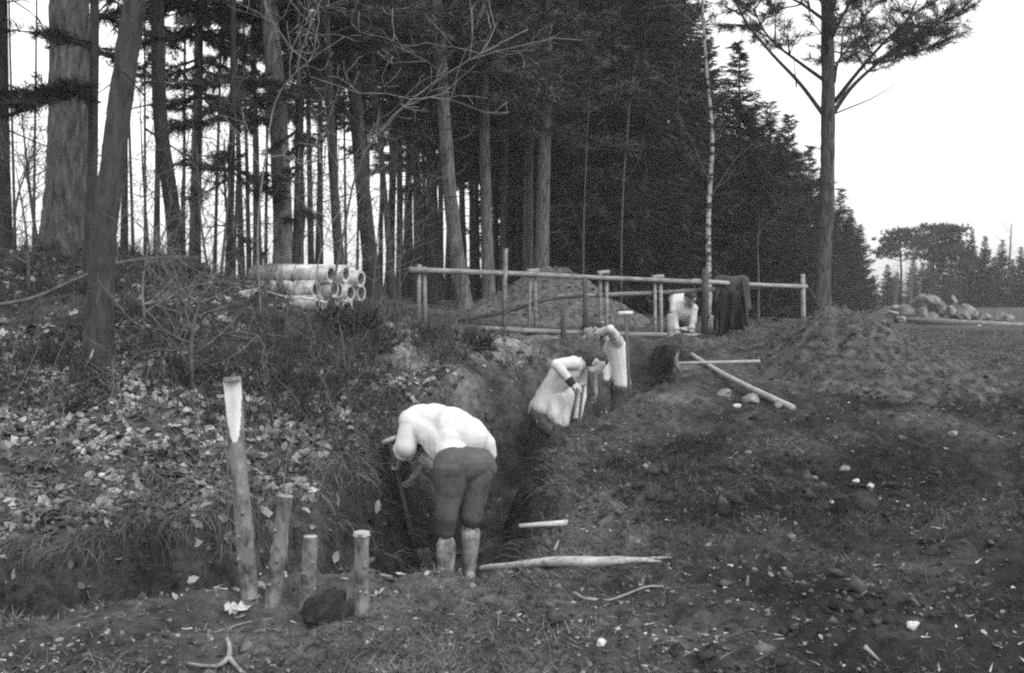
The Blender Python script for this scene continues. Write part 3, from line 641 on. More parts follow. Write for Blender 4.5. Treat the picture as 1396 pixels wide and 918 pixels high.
for lab, u, v, Y, sd_ in [('bare pale trunk in front of the far pines', 1243, 340, 70, 61), ('slanting thin bare trunk above the boulders', 1253, 378, 69, 62), ('thin bare tree at the left end of the far wood', 1222, 372, 71, 63), ('faint bare treetop rising over the far spruces', 1376, 305, 82, 64)]:
    b = at_ground(u - 2, Y); bare_tree('bare_tree', lab, b, [b, PX(u, (v + 420) / 2, Y), PX(u + 3, v, Y)], .13, M['twig'], sd_, 16, 1.6, 2, 'tree', .4)

# saplings and bare branches on the bank
bare_tree('sapling', 'pale leafless sapling sprawling to the upper right across the pines', at_ground(447, 12.6), [at_ground(447, 12.6), PX(468, 320, 12.0), PX(492, 222, 11.4), PX(530, 165, 11.0), PX(585, 118, 10.8), PX(640, 82, 10.5), PX(720, 40, 10.3)], .015, M['twig_pale'], 3, 11, 1.0, 2)
bare_tree('sapling', 'pale leafless sapling rising in front of the stout pine', at_ground(356, 11.4), [at_ground(356, 11.4), PX(352, 300, 11.2), PX(362, 215, 11), PX(382, 125, 10.8), PX(420, 85, 10.6), PX(470, 50, 10.4)], .013, M['twig_pale'], 8, 9, .9, 2)
for lab, u, Y, top, r, sd_, m in [
    ('thin light stem standing upright below the bank logs', 198, 10.4, (203, 330), .016, 11, 'twig_pale'), ('dark leaning stem behind the tallest stake', 262, 9.0, (292, 360), .024, 12, 'twig'),
    ('leafless bush stem at the left edge above the leaves', 40, 11.0, (22, 230), .018, 13, 'twig'), ('twiggy stem between leaning tree and log ends', 175, 11.6, (150, 240), .015, 14, 'twig'),
    ('thin twiggy stem left of the stout pine', 300, 13.6, (318, 180), .022, 15, 'twig'), ('crooked thin stem between log ends and pipes', 285, 13.2, (268, 200), .018, 16, 'twig'),
    ('thin dark stem rising behind the lone pipe', 335, 14.2, (306, 190), .03, 17, 'twig'), ('bare stem over the right end of the pipes', 505, 13.4, (520, 260), .014, 18, 'twig'),
    ('bare stem before the open pipe ends', 440, 11.8, (452, 300), .013, 19, 'twig_pale'), ('leafless stem left of the thickest pine', 55, 14.5, (30, 160), .03, 20, 'twig'),
    ('twiggy stem right of the bent trunk', 255, 14.5, (262, 150), .02, 22, 'twig'), ('thin stem right of the slim curving trunk', 478, 16, (462, 190), .022, 23, 'twig'), ('tall twiggy stem left of the bent trunk', 205, 13.8, (190, 120), .018, 24, 'twig'), ('crooked twiggy stem behind the single top pipe', 402, 15, (412, 210), .02, 25, 'twig'), ('twiggy stem behind the left bank end', 18, 13.2, (48, 200), .018, 26, 'twig'), ('fine twiggy stem just left of the fence end post', 545, 16.5, (560, 240), .014, 27, 'twig')]:
    b = at_ground(u, Y); p = PX(top[0], top[1], Y - .2); q = (b + p) / 2 + np.array([random.uniform(-.12, .12), 0, 0]); bare_tree('sapling', lab, b, [b, q, p], r, M[m], sd_, 5 if m == 'twig_pale' else 13, .6 if m == 'twig_pale' else .9, 2 if r < .02 else 3, up=.3)

# spruce boughs hanging into the gaps on the left: low branches of two bough-bearing firs
def low_spruce(label, u, Y, boughs, top, seed, wpx):
    b = at_ground(u, Y); t = thing('spruce_tree', label, 'tree', b); rng = np.random.default_rng(seed); br = MB(); c = MB()
    link('trunk', trunk_mesh([np.array([0, 0, -.1]), np.array([.05, 0, 2.5]), np.array([0, 0, top])], [wpx / F * Y / 2, wpx / F * Y / 2.3, .03], M['bark_dark'], 10, seed), t)
    for (u1, v1, u2, v2, dy, n) in boughs:
        p0 = PX(u, v1, Y) - b; p0[0] = .02; p1 = PX(u2, v2, Y + dy) - b
        for k in range(n):
            tb, T = bough(rng, p0 + [0, 0, rng.normal() * .05], p1 + rng.normal(size=3) * [.12, .25, .08], droop=.12, density=40, length=.11, width=.013, n=13, sub=.4, spread=.45)
            for q, rr in tb: br.tube(q, rr, 4, cap=False)
            c.tris(T.reshape(-1, 3))
    br.build('branches', M['bark_dark'], t, kind='stuff'); c.build('crown', M['spruce'], t, kind='stuff')
low_spruce('small fir with drooping boughs left of the stout pine', 312, 13.8, [(0, 230, 236, 222, -.3, 2), (0, 225, 372, 262, .3, 3), (0, 160, 245, 172, .2, 3), (0, 150, 372, 172, -.2, 3), (0, 110, 240, 120, .3, 3), (0, 100, 380, 110, .3, 3), (0, 250, 275, 268, .5, 1), (0, 320, 345, 335, .3, 1), (0, 200, 300, 215, -.6, 2)], 7.5, 51, 9)
low_spruce('fir with one heavy dark bough before the thickest pine', 122, 11.2, [(0, 118, 18, 128, -.5, 4), (0, 125, 60, 122, -.8, 4), (0, 60, 40, 40, -.2, 3), (0, 70, 185, 80, .2, 3), (0, 20, 200, 20, .4, 3)], 7.5, 52, 14)
low_spruce('tall slim fir with boughs filling the gap beside the bent trunk', 268, 15.5, [(0, 40, 215, 50, .3, 4), (0, 45, 330, 60, -.3, 4), (0, 85, 205, 105, .3, 3), (0, 90, 335, 110, .2, 3), (0, 135, 225, 150, .4, 3), (0, 130, 320, 150, -.4, 3), (0, 5, 210, 10, 0, 4), (0, 0, 340, 5, 0, 4)], 8.5, 57, 8)
low_spruce('slim fir with high boughs between stout pine and curving trunk', 432, 16.0, [(0, 30, 385, 40, .3, 4), (0, 35, 500, 45, -.3, 4), (0, 85, 395, 100, .3, 3), (0, 80, 490, 105, .2, 4), (0, 130, 480, 150, .4, 3), (0, 0, 490, 5, 0, 4), (0, 0, 380, 5, 0, 4)], 8.5, 58, 7)
low_spruce('small fir hugging the stout pine with short ragged boughs', 401, 14.0, [(0, 180, 372, 190, -.4, 2), (0, 178, 420, 190, -.4, 2), (0, 235, 372, 245, -.5, 2), (0, 282, 416, 288, -.3, 1), (0, 130, 360, 130, -.4, 3), (0, 120, 450, 130, -.3, 3), (0, 300, 378, 308, -.4, 1), (0, 80, 440, 80, .3, 3)], 7.0, 53, 7)

# ------------------------------------------------------------------ ground cover (uncountable: stuff) and the largest single leaves
def scatter(n, box, keep, seed):
    """points on the ground; box in (u, Y) picture columns and depth; keep(x,y,u)->probability"""
    rng = np.random.default_rng(seed); u = rng.uniform(box[0], box[1], n); y = np.exp(rng.uniform(math.log(box[2]), math.log(box[3]), n)); x = (u - U0) / F * y
    m = rng.uniform(0, 1, n) < keep(x, y, u); x, y, u = x[m], y[m], u[m]
    return np.stack([x, y, HV(x, y)], -1), u
def slope_frames(P):
    e = .05; gx = (HV(P[:, 0] + e, P[:, 1]) - HV(P[:, 0] - e, P[:, 1])) / (2 * e); gy = (HV(P[:, 0], P[:, 1] + e) - HV(P[:, 0], P[:, 1] - e)) / (2 * e)
    return unit(np.stack([-gx, -gy, np.ones(len(P))], -1))
LEAF_A = [(0, -.5), (.28, -.3), (.16, -.12), (.38, .02), (.2, .16), (.3, .32), (0, .52), (-.26, .3), (-.2, .14), (-.38, .0), (-.17, -.14), (-.27, -.32)]   # lobed oak leaf
LEAF_S = [(0, -.5), (.27, -.1), (.2, .25), (0, .5), (-.24, .2), (-.26, -.15)]
def leaf_mass(P, nrm, size, outline, rng, tilt=.5):
    n = len(P); a = unit(np.cross(nrm + rng.normal(size=(n, 3)) * tilt, rng.normal(size=(n, 3)))); N = unit(nrm + rng.normal(size=(n, 3)) * tilt); a = unit(a - N * (a * N).sum(1, keepdims=True)); b = np.cross(N, a)
    O = np.array(outline); k = len(O); s = size[:, None, None]
    curl = rng.uniform(-.9, 1.6, n)[:, None]
    ring = P[:, None] + s * (a[:, None] * O[None, :, :1] + b[:, None] * O[None, :, 1:]) + N[:, None] * (size[:, None] * curl * (O[:, 0] ** 2 + .4 * O[:, 1] ** 2)[None])[..., None]
    V = np.concatenate([P[:, None], ring], 1) + N[:, None] * (.004 + .28 * size[:, None, None] * rng.uniform(-.25, .5, n)[:, None, None]); V = V.reshape(-1, 3)
    f = []
    idx = (np.arange(n) * (k + 1))[:, None]
    i = np.arange(k); F_ = np.stack([np.zeros(k, int), 1 + i, 1 + (i + 1) % k], -1)
    return V, (idx[:, None] + F_[None]).reshape(-1, 3)
def trench_d(x, y): d, s, p = trench(x, y); return d - p[:, 0], s
def keep_bank(x, y, u):
    d, s = trench_d(x, y); k = np.clip((740 - u) / 200, .0, 1) * (s > 0) * np.clip((d - .15) / .3, .06, 1) * np.clip((11.5 - y) / 3, .12, 1)
    k = k * np.where(u > 420, .7, 1.0)
    return k * np.clip(.62 + 1.0 * fbm(x * 1.5, y * 1.5, 0, 3, 61), .08, 1)
rl = np.random.default_rng(91)
P, u_ = scatter(105000, (-60, 750, 5.9, 14.0), keep_bank, 1)
V, Fc = leaf_mass(P, slope_frames(P), rl.uniform(.025, .115, len(P)) * np.where(rl.uniform(size=len(P)) < .15, 1.3, 1), LEAF_S, rl, .7)
link('leaf_litter', mesh_np('leaf_litter', V, Fc, M['leaf']), label='dry dead leaves carpeting the left bank', cat='leaf litter', kind='stuff')
# leaves scattered thinly over the rest of the ground
P, u_ = scatter(5200, (-60, 1480, 4.4, 16.0), lambda x, y, u: np.where(trench_d(x, y)[1] > 0, .25, .16 + .5 * (y < 6.3) * (u < 650)), 2)
V, Fc = leaf_mass(P, slope_frames(P), rl.uniform(.015, .045, len(P)), LEAF_A, rl, .8)
link('scattered_leaves', mesh_np('scattered_leaves', V, Fc, M['leaf']), label='small dry leaves strewn thinly over the dug ground', cat='leaf litter', kind='stuff')
# the largest single leaves, parts of the ground
lm = []
for k in range(5):
    V, Fc = leaf_mass(np.zeros((1, 3)), np.array([[0, 0, 1.0]]), np.array([1.0]), LEAF_A, np.random.default_rng(200 + k), .25); lm.append(mesh_np('fallen_leaf', V, Fc, M['leaf_pale']))
P, u_ = scatter(2600, (0, 640, 5.6, 9.5), lambda x, y, u: keep_bank(x, y, u) * np.clip(1.2 - np.abs(u - 250) / 300, .15, 1) * np.clip(.2 + 1.6 * fbm(x * 1.1 + 5, y * 1.1, 0, 2, 71), 0, 1), 3)
P = P[rl.permutation(len(P))[:230]]
P2, u2 = scatter(300, (300, 560, 5.5, 6.6), lambda x, y, u: .18 + 0 * x, 4); P = np.concatenate([P, P2[:40]])
nr = slope_frames(P)
for q, nn in zip(P, nr):
    o = link('fallen_leaf', lm[random.randrange(5)], ground); s = random.uniform(.055, .105)
    o.rotation_euler = (Matrix.Rotation(0, 3, 'Z') @ Vector(nn + rl.normal(size=3) * .35).to_track_quat('Z', 'Y').to_matrix() @ Matrix.Rotation(random.uniform(0, 6.3), 3, 'Z')).to_euler()
    o.location = q + nn * random.uniform(.005, .03); o.scale = (s, s, s)

# crumbs and clods of earth
P, u_ = scatter(17000, (-80, 1500, 4.3, 17), lambda x, y, u: np.clip(.25 + .7 * fbm(x * .9, y * .9, 0, 3, 81), .05, 1) * np.where((trench_d(x, y)[1] > 0) & (trench_d(x, y)[0] > .3), .3, 1), 5)
V, Fc = crumb_mass(P, np.clip(rl.lognormal(-4.6, .6, len(P)), .004, .055), rl)
link('earth_crumbs', mesh_np('earth_crumbs', V, Fc, M['clod']), label='loose crumbs and clods of dug earth', cat='soil', kind='stuff')

P, u_ = scatter(2600, (640, 1500, 4.35, 13), lambda x, y, u: np.clip(.1 + 1.2 * fbm(x * 1.1 + 9, y * 1.1, 0, 3, 89), .02, 1) * (trench_d(x, y)[0] > .1), 9)
V, Fc = crumb_mass(P, np.clip(rl.lognormal(-3.5, .45, len(P)), .015, .085), rl)
link('earth_clods', mesh_np('earth_clods', V, Fc, M['clod_dark']), label='dark clods of turf and earth on the churned right field', cat='soil', kind='stuff')
# pale slivers of straw, bark and chips trodden into the foreground
P, u_ = scatter(16000, (-40, 1480, 4.35, 12), lambda x, y, u: np.clip(.12 + .9 * fbm(x * 1.2 + 3, y * 1.2, 0, 3, 87), .03, .8) * np.where(u < 980, .8, .3) * (trench_d(x, y)[0] > .15), 8)
n = len(P); d0 = rl.normal(size=(n, 3)) * [1, .9, .12] + [0, 0, .03]
n1 = int(n * .6); T = np.concatenate([sprays(P[:n1] + [0, 0, .008], d0[:n1], .026, .016, rl), sprays(P[n1:] + [0, 0, .008], d0[n1:], .06, .007, rl)]); V = T.reshape(-1, 3); Fc = np.arange(len(V)).reshape(-1, 3)
link('straw_litter', mesh_np('straw_litter', V, Fc, M['straw']), label='pale slivers of straw and bark trodden into the ground', cat='litter', kind='stuff')
# dead grass: short on the field, long and hanging over the lip of the ditch
def blades(P, d0, length, width, bend, rng):
    """three-segment blades: start P, direction d0, bending towards bend (n,3)"""
    n = len(P); side = unit(np.cross(d0, rng.normal(size=(n, 3)))); L = length[:, None]; q = [P]; d = unit(d0)
    for i in range(3): d = unit(d + bend * (.35 + .3 * i)); q.append(q[-1] + d * L / 3)
    w = width[:, None]; V = np.stack([q[0] - side * w, q[0] + side * w, q[1] - side * w * .8, q[1] + side * w * .8, q[2] - side * w * .5, q[2] + side * w * .5, q[3]], 1).reshape(-1, 3)
    Fo = np.array([(0, 1, 3), (0, 3, 2), (2, 3, 5), (2, 5, 4), (4, 5, 6)])
    return V, (Fo[None] + (np.arange(n) * 7)[:, None, None]).reshape(-1, 3)
P, u_ = scatter(330000, (-60, 1500, 4.3, 30), lambda x, y, u: np.where(trench_d(x, y)[1] > 0, .38, 1) * np.where(trench_d(x, y)[0] > .2, 1, .35) * np.clip(.25 + .9 * fbm(x * .7, y * .7, 0, 3, 83), .06, 1), 6)
n = len(P); d0 = rl.normal(size=(n, 3)) * [.8, .8, .15] + [0, 0, .42]
T = sprays(P, d0, .075, .0045, rl); T[:, :2] += (T[:, :2] - P[:, None]) * (P[:, 1] / 7 - 1).clip(0, 3)[:, None, None]
V = T.reshape(-1, 3); Fc = np.arange(len(V)).reshape(-1, 3)
dk = rl.uniform(size=n) < turf_mask(P[:, 0], P[:, 1]) * 1.1
for nm, mk, mt, lab in (('field_grass', ~dk, 'sod', 'short matted dead grass over the trodden ground'), ('turf_grass', dk, 'sod_dark', 'dark short turf on the open right field')):
    V = T[mk].reshape(-1, 3); link(nm, mesh_np(nm, V, np.arange(len(V)).reshape(-1, 3), M[mt]), label=lab, cat='grass', kind='stuff')
cl = []; cd = []
for k in range(150):                               # tussocks hanging over the bank lip
    u = random.uniform(-30, 330) if k < 100 else random.uniform(330, 600); c = G(u, (705 if u < 180 else 690) + random.uniform(-45, 60) if u < 400 else random.uniform(590, 680)); c[2] += .02; m = random.randint(18, 40)
    cl.append(c + rl.normal(size=(m, 3)) * [.05, .04, .015]); out = np.array([random.uniform(-.3, .3), -.8, .35]); cd.append(out + rl.normal(size=(m, 3)) * .35)
for k in range(240):                               # torn turf and roots along the cut edges
    q = random.uniform(4.2, len(TR) - 1.05); i = int(q); f = q - i; a = TR[i] * (1 - f) + TR[i + 1] * f; d = unit(TR[i + 1, :2] - TR[i, :2]); nl = np.array([-d[1], d[0]]) * (1 if random.random() < .7 else -1)
    off = a[2] + random.uniform(.08, .42); x, y = a[0] + nl[0] * off, a[1] + nl[1] * off; m = random.randint(6, 16)
    cl.append(np.array([x, y, H(x, y) + .01]) + rl.normal(size=(m, 3)) * [.06, .06, .01]); cd.append(np.array([-nl[0], -nl[1], .15]) + rl.normal(size=(m, 3)) * .5)
P = np.concatenate(cl); n = len(P); V, Fc = blades(P, np.concatenate(cd), rl.uniform(.08, .32, n), rl.uniform(.0015, .0028, n), np.tile([0, -.1, -.75], (n, 1)) + rl.normal(size=(n, 3)) * .12, rl)
link('hanging_grass', mesh_np('hanging_grass', V, Fc, M['grass']), label='long dead grass hanging over the lip of the left ditch', cat='grass', kind='stuff')

# low brush of thin twigs on the bank
tw = MB()
for k in range(900):
    u = random.uniform(0, 640); Y = random.uniform(7.2, 13.5); x = XU(u, Y); d, s = trench_d(np.array([x]), np.array([Y]))
    if d[0] < .35 or s[0] < 0: continue
    q = np.array([x, Y, H(x, Y) - .01]); L = random.uniform(.15, .6); dr = unit(np.array([random.gauss(0, .7), random.gauss(0, .5), random.uniform(.05, .8)])); e = q + dr * L
    tw.tube([q, q + dr * L * .5 + rl.normal(size=3) * .03, e], [.005, .004, .002], 3, cap=False)
    if random.random() < .6: tw.tube([q + dr * L * .5, q + dr * L * .5 + unit(dr + rl.normal(size=3) * .6) * L * .4], [.0025, .0012], 3, cap=False)
tw.build('bank_brushwood', M['twig'], label='thin dry twigs lying and sprouting all over the left bank', cat='brushwood', kind='stuff')

ug = []; ur = np.random.default_rng(44)
for k in range(250):
    u = ur.uniform(-20, 760); Y = ur.uniform(8.3, 13.2); x = XU(u, Y); d, sdv = trench_d(np.array([x]), np.array([Y]))
    if d[0] < .25 or sdv[0] < 0: continue
    q = np.array([x, Y, H(x, Y)]); m = ur.integers(6, 16); cc = q + ur.normal(size=(m, 3)) * [.14, .14, .04] + [0, 0, .04]
    ug.append(tufts(cc, np.tile([0, 0, .7], (m, 1)), 9, .11, .009, .8, ur)); ug.append(tufts(cc, np.tile([0, 0, 1.], (m, 1)), 3, .26, .006, .5, ur))
mb = MB(); mb.tris(np.concatenate(ug).reshape(-1, 3)); mb.build('bank_undergrowth', M['sod_dark'], label='dark tangled undergrowth over the upper bank', cat='undergrowth', kind='stuff')
# dark heather-like bush under the pipes
def bush(label, u, Y, r, n, m, seed, h=.45):
    rng = np.random.default_rng(seed); b = at_ground(u, Y, -.03); t = thing('bush', label, 'bush', b); st = MB(); T = []
    for k in range(n):
        d = unit(rng.normal(size=3) * [1, 1, .5] + [0, 0, .8]); L = r * rng.uniform(.5, 1.1); e = d * L * [1, 1, h / r]; q = np.array([rng.normal() * r * .25, rng.normal() * r * .25, 0])
        st.tube([q, q + e * .6 + rng.normal(size=3) * .03, q + e], [.006, .004, .002], 4, cap=False)
        cc = q + e * np.linspace(.25, 1, 7)[:, None]; T.append(tufts(cc, np.repeat((e + [0, 0, .1])[None], 7, 0), 7, .06, .02, .7, rng))
    st.build('stems', M['twig'], t, kind='stuff'); c = MB(); c.tris(np.concatenate(T).reshape(-1, 3)); c.build('foliage', M[m], t, kind='stuff')
bush('dark low bush in front of the open pipe ends', 468, 11.7, .38, 90, 'spruce', 71, .3); bush('smaller dark bush right below the pipe stack', 505, 11.4, .26, 50, 'spruce', 72, .2)
bush('dark tuft on the bank left of the bending man in smock', 655, 12.6, .22, 40, 'spruce', 73, .2); bush('dark bush on the bank behind the tallest stake', 395, 9.3, .25, 40, 'spruce', 74, .2)

# ------------------------------------------------------------------ stakes in the foreground
def stake(label, top, base, wpx, cut=None, flat_top=False, Y=None):
    b = G(base[0], base[1]) if Y is None else PX(base[0], base[1], Y); Y = b[1]; b[2] = H(b[0], Y); r = wpx / F * Y / 2; tp = PX(top[0], top[1], Y)
    t = thing('stake', label, 'stake', b, 'stakes driven in beside the ditch'); ax = tp - b; L = np.linalg.norm(ax); ax = ax / L
    n = 90; seg = 44; pts = [ax * (-.12 + (L + .12) * i / n) for i in range(n + 1)]; mb = MB(); mb.tube(pts, [r * (1.06 - .10 * i / n) for i in range(n + 1)], seg)
    V = mb.v[0]; ce = np.repeat(np.array(pts), seg, 0); d = unit(V - ce); V = V + d * (r * (.14 * fbm(V[:, 0] * 22 + top[0], V[:, 1] * 22, V[:, 2] * 7, 3, 3) + .05 * fbm(V[:, 0] * 90, V[:, 1] * 90, V[:, 2] * 40, 2, 5)))[:, None]
    if cut:                                        # slanting axe-cut facet facing the camera
        h0 = L - cut; s = V @ ax; side = np.cross(ax, [0, 1.0, 0]); side = side / np.linalg.norm(side); fr = np.cross(side, ax); fr = fr if fr[1] < 0 else -fr
        rel = V @ fr; lim = r * (1.02 - 1.05 * np.clip((s - h0) / cut, 0, 1)); over = (s > h0) & (rel > lim); V = V - fr * (np.where(over, rel - lim, 0))[:, None]
        mi = []
        for f in mb.f: mi.append(1 if len(f) == 4 and over[list(f)].sum() >= 3 else (1 if len(f) > 4 and f[0] > seg * 3 else 0))
        mb.mi = mi
    else: mb.mi = [0] * (len(mb.f) - 1) + [2]
    mb.v[0] = V; mb.build('shaft', [M['post'], M['wood_cut'], M['plank']], t, True)
    for k in range(3):
        h_ = L * random.uniform(.15, .7); an = random.uniform(3.4, 6.0); dv = np.array([math.cos(an), math.sin(an), .35]); kn = MB(); kn.tube([ax * h_ + dv * r * .8, ax * h_ + dv * r * 1.35], [r * .30, r * .18], 8, jitter=.15); kn.build('knot', M['bark_pale'], t, True)
    if flat_top or cut:
        m = MB(); m.tube([ax * (L - .012), ax * (L + .006)], [r * 1.08, r * 1.0], 18, jitter=.10); m.build('top_rim', M['plank'] if flat_top else M['post'], t)
    return b, ax, L
stake('tallest stake with a long white axe cut at its top', (316, 516), (341, 822), 23, .33)
b2, a2, L2 = stake('leaning stake with a bent leaf and twig on its top', (389, 676), (371, 824), 21)
stake('shortest stake with a frayed top in the middle of the row', (423, 731), (417, 832), 20)
stake('short upright stake with a flat sawn top nearest the digger', (493, 727), (492, 836), 21, None, True)
tp = b2 + a2 * L2
mb = MB(); mb.tube([tp, tp + [.03, -.01, .05], tp + [.10, 0, .10]], [.006, .005, .003], 5); mb.build('twig', M['twig_pale'], label='short pale twig sticking out above the leaning stake', cat='twig')
q = G(362, 715); mb = MB(); mb.box(q + [0, 0, .05], (.09, .03, .035), Matrix.Rotation(.6, 3, 'Y')); mb.build('wood_chip', M['wood_cut'], label='pale wood chip between tallest and leaning stake', cat='wood chip')
q = at_ground(125, 9.3, 0); q = PX(124, 486, 9.30); mb = MB(); mb.tube([q + [-.03, 0, -.06], q, q + [.02, 0, .06]], [.022, .02, .004], 5, squash=.4); mb.build('wood_chip', M['wood_cut'], label='white wood splinter at the foot of the leaning tree', cat='wood chip')

def lump(name, label, cat, c, r, m, seed, rough=.3, seg=18, group=None, parent=None):
    c = np.asarray(c, float); mb = MB(); mb.sphere((0, 0, 0), r, seg, seg * 2 // 3); V = mb.v[0]; d = unit(V)
    V = V * (1 + (.12 * fbm(d[:, 0] * 9, d[:, 1] * 9, d[:, 2] * 9, 3, seed + 9) if seg > 24 else 0 * d[:, 0]))[:, None]
    V = V * (1 + rough * fbm(d[:, 0] * 1.6 + seed, d[:, 1] * 1.6, d[:, 2] * 1.6, 3, seed))[:, None]
    rng = np.random.default_rng(seed)
    for _ in range(9):                             # flat broken faces
        nn = unit(rng.normal(size=3)); k = V @ nn; lim = rng.uniform(.5, .8) * np.abs(k).max(); V = V - nn * np.maximum(0, k - lim)[:, None] * .95
    V = V * (1 + .05 * fbm(d[:, 0] * 6, d[:, 1] * 6, d[:, 2] * 6, 3, seed + 2))[:, None]
    mb.v[0] = V; return mb.build(name, m, parent, seg > 24, label=label, cat=cat, group=group, loc=c)
g = G(440, 850); lump('peat_clod', 'dark block of peat in front of the two short stakes', 'clod', g + [0, 0, .04], (.125, .12, .12), M['peat'], 4, .45, 36)

# ------------------------------------------------------------------ split log, sticks, roots
def ground_path(px, lift): return [G(u, v) + [0, 0, lift] for (u, v) in px]
def stick(name, label, px, r, m, cat='stick', lift=None, n=4, taper=.4, squash=1.0):
    P = smooth_path(ground_path(px, r * .8 if lift is None else lift), n); b = P[0].copy(); mb = MB(); mb.tube([p - b for p in P], list(np.linspace(r, r * taper, len(P))), 7, jitter=.12, squash=squash)
    return mb.build(name, M[m], None, True, label=label, cat=cat, loc=b)
_e = G(774, 720) + [0, 0, .02]; _a = PX(708, 717, _e[1] + .05); _b = _a.copy(); mb = MB(); mb.tube([_a - _b, (_e - _a) * .5, _e - _b], [.013, .017, .020], 8, jitter=.1)
mb.build('stick', M['plank'], None, True, label='short pale stick reaching over the trench edge right of the bending man', cat='stick', loc=_b)
def split_log():
    P = [G(655, 781), G(700, 777), G(760, 774), G(830, 772), G(882, 770)]; zz = max(p[2] for p in P); b = P[0].copy(); P = smooth_path([p + [0, 0, .02] for p in P], 5); n = len(P); mb = MB()
    R = np.interp(np.linspace(0, 1, n), [0, .3, .65, .8, 1], [.018, .03, .045, .042, .016]); mb.tube([p - b for p in P], list(R), 12, jitter=.08, squash=.75)
    o = thing('split_log', 'pale split log lying on the ground beside the bending man', 'log', b); mb.build('log', M['plank'], o, True)
    for k, (du, dv) in enumerate([(26, -2), (20, 4), (34, 1)]):
        e = G(882 + du, 770 + dv) + [0, 0, .03]; m = MB(); m.tube([P[-4] - b, (P[-2] + e) / 2 - b, e - b], [.016, .012, .003], 5); m.build('splinter', M['plank'], o, True)
split_log()
stick('stick', 'wavy pale stick below the split log', [(782, 812), (805, 822), (830, 822), (858, 812), (885, 804), (905, 804)], .010, 'twig_pale')
stick('stick', 'small pale stick above the middle of the split log', [(756, 752), (762, 740)], .010, 'twig_pale', taper=.8)
stick('stick', 'short dark stick on the right foreground', [(1018, 805), (1020, 788)], .010, 'twig', taper=.7)
stick('stick', 'pale stick at the lower right edge of the picture', [(1178, 888), (1200, 908)], .012, 'twig_pale')
stick('stick', 'long thin twig lying left of the bending man', [(468, 655), (500, 667), (526, 684)], .008, 'twig_pale')
stick('stick', 'long thin stick lying on the bank leaves at the left', [(75, 680), (120, 690), (170, 700)], .008, 'twig_pale')
def forked_root():
    b = G(312, 902); o = thing('root', 'pale forked root at the bottom edge left of the stakes', 'root', b)
    for path, r in (([(300, 915), (280, 915), (255, 912)], .012), ([(312, 905), (313, 890), (309, 876)], .016), ([(312, 903), (322, 915), (330, 925)], .014)):
        P = smooth_path(ground_path([(312, 904)] + path, .02), 3); m = MB(); m.tube([p - b for p in P], list(np.linspace(r, r * .5, len(P))), 7, jitter=.1); m.build('branch', M['twig_pale'], o, True)
forked_root()
stick('stick', 'thin twig running up from the forked root to the stakes', [(265, 880), (300, 862), (340, 850), (372, 845)], .006, 'twig_pale')

STONES = [(1245, 860, .035, 'stone_pale', 'bright white stone in the lower right foreground'), (1150, 645, .05, 'stone', 'pale flat stone in the middle of the right field'), (1168, 660, .03, 'stone_pale', 'small white stone below the flat stone'),
          (1187, 668, .03, 'stone_pale', 'second small white stone right of the flat stone'), (1135, 687, .022, 'stone_pale', 'tiny white stone left of the dark hollow'), (1300, 595, .05, 'stone', 'grey stone at the right foot of the low mound'),
          (1350, 540, .09, 'stone', 'larger grey stone right of the low mound'), (1020, 622, .04, 'stone', 'grey stone below the crossed tools'), (1165, 700, .16, 'coat', 'dark angular clod in the middle of the right field'),
          (1110, 655, .03, 'stone', 'small grey stone left of the flat stone'), (880, 640, .035, 'stone', 'small grey stone on the spoil right of the trench'), (700, 850, .03, 'stone', 'small stone below the left end of the split log'), (1080, 735, .03, 'stone', 'small grey stone in the open right ground'), (820, 880, .03, 'stone_pale', 'pale stone at the bottom below the wavy stick'),
          (1025, 550, .10, 'stone', 'rough earthen stone under the long pole'), (985, 540, .10, 'stone', 'flat grey stone below the mallet'), (1060, 555, .06, 'stone', 'small stone at the lower end of the long pole'), (1005, 556, .05, 'stone_pale', 'pale stone between the two rough stones')]
for k, (u, v, r, m, lab) in enumerate(STONES):
    p = G(u, v); lump('stone' if m != 'coat' else 'clod', lab, 'stone' if m != 'coat' else 'clod', p + [0, 0, r * .25], (r, r * .8, r * .6), M['peat'] if m == 'coat' else M[m], 20 + k, .35, 14 if r < .1 else 30)

# ------------------------------------------------------------------ logs and branch on the bank
def log(label, u1, v1, u2, v2, Y1, Y2, r, m, group='logs on top of the bank'):
    a = PX(u1, v1, Y1); b = PX(u2, v2, Y2); P = [a + (b - a) * i / 8 for i in range(9)]; P = [p + rl.normal(size=3) * .012 for p in P]; mb = MB(); mb.tube([p - b for p in P], [r * random.uniform(.95, 1.05) for _ in P], 12, jitter=.05)
    mb.build('log', M[m], None, True, label=label, cat='log', group=group, loc=b)
log('upper dark log on top of the bank ending by the bent trunk', -60, 352, 268, 355, 12.15, 12.25, .055, 'bark_dark')
log('lower dark log on top of the bank reaching furthest right', 40, 362, 280, 367, 12.0, 12.1, .06, 'bark_dark')
log('grey middle log on top of the bank behind leaning tree', 120, 362, 235, 358, 11.9, 12.05, .04, 'bark')
P = smooth_path([PX(-20, 418, 9.9), PX(40, 408, 10.1), PX(95, 385, 10.3), PX(150, 362, 10.6), PX(210, 352, 11.2), PX(262, 352, 11.9)], 5); b = P[0].copy(); mb = MB(); mb.tube([p - b for p in P], list(np.linspace(.019, .010, len(P))), 7, jitter=.06)
mb.build('bent_branch', M['twig'], None, True, label='long bent grey branch arching across the bank at left', cat='branch', loc=b)

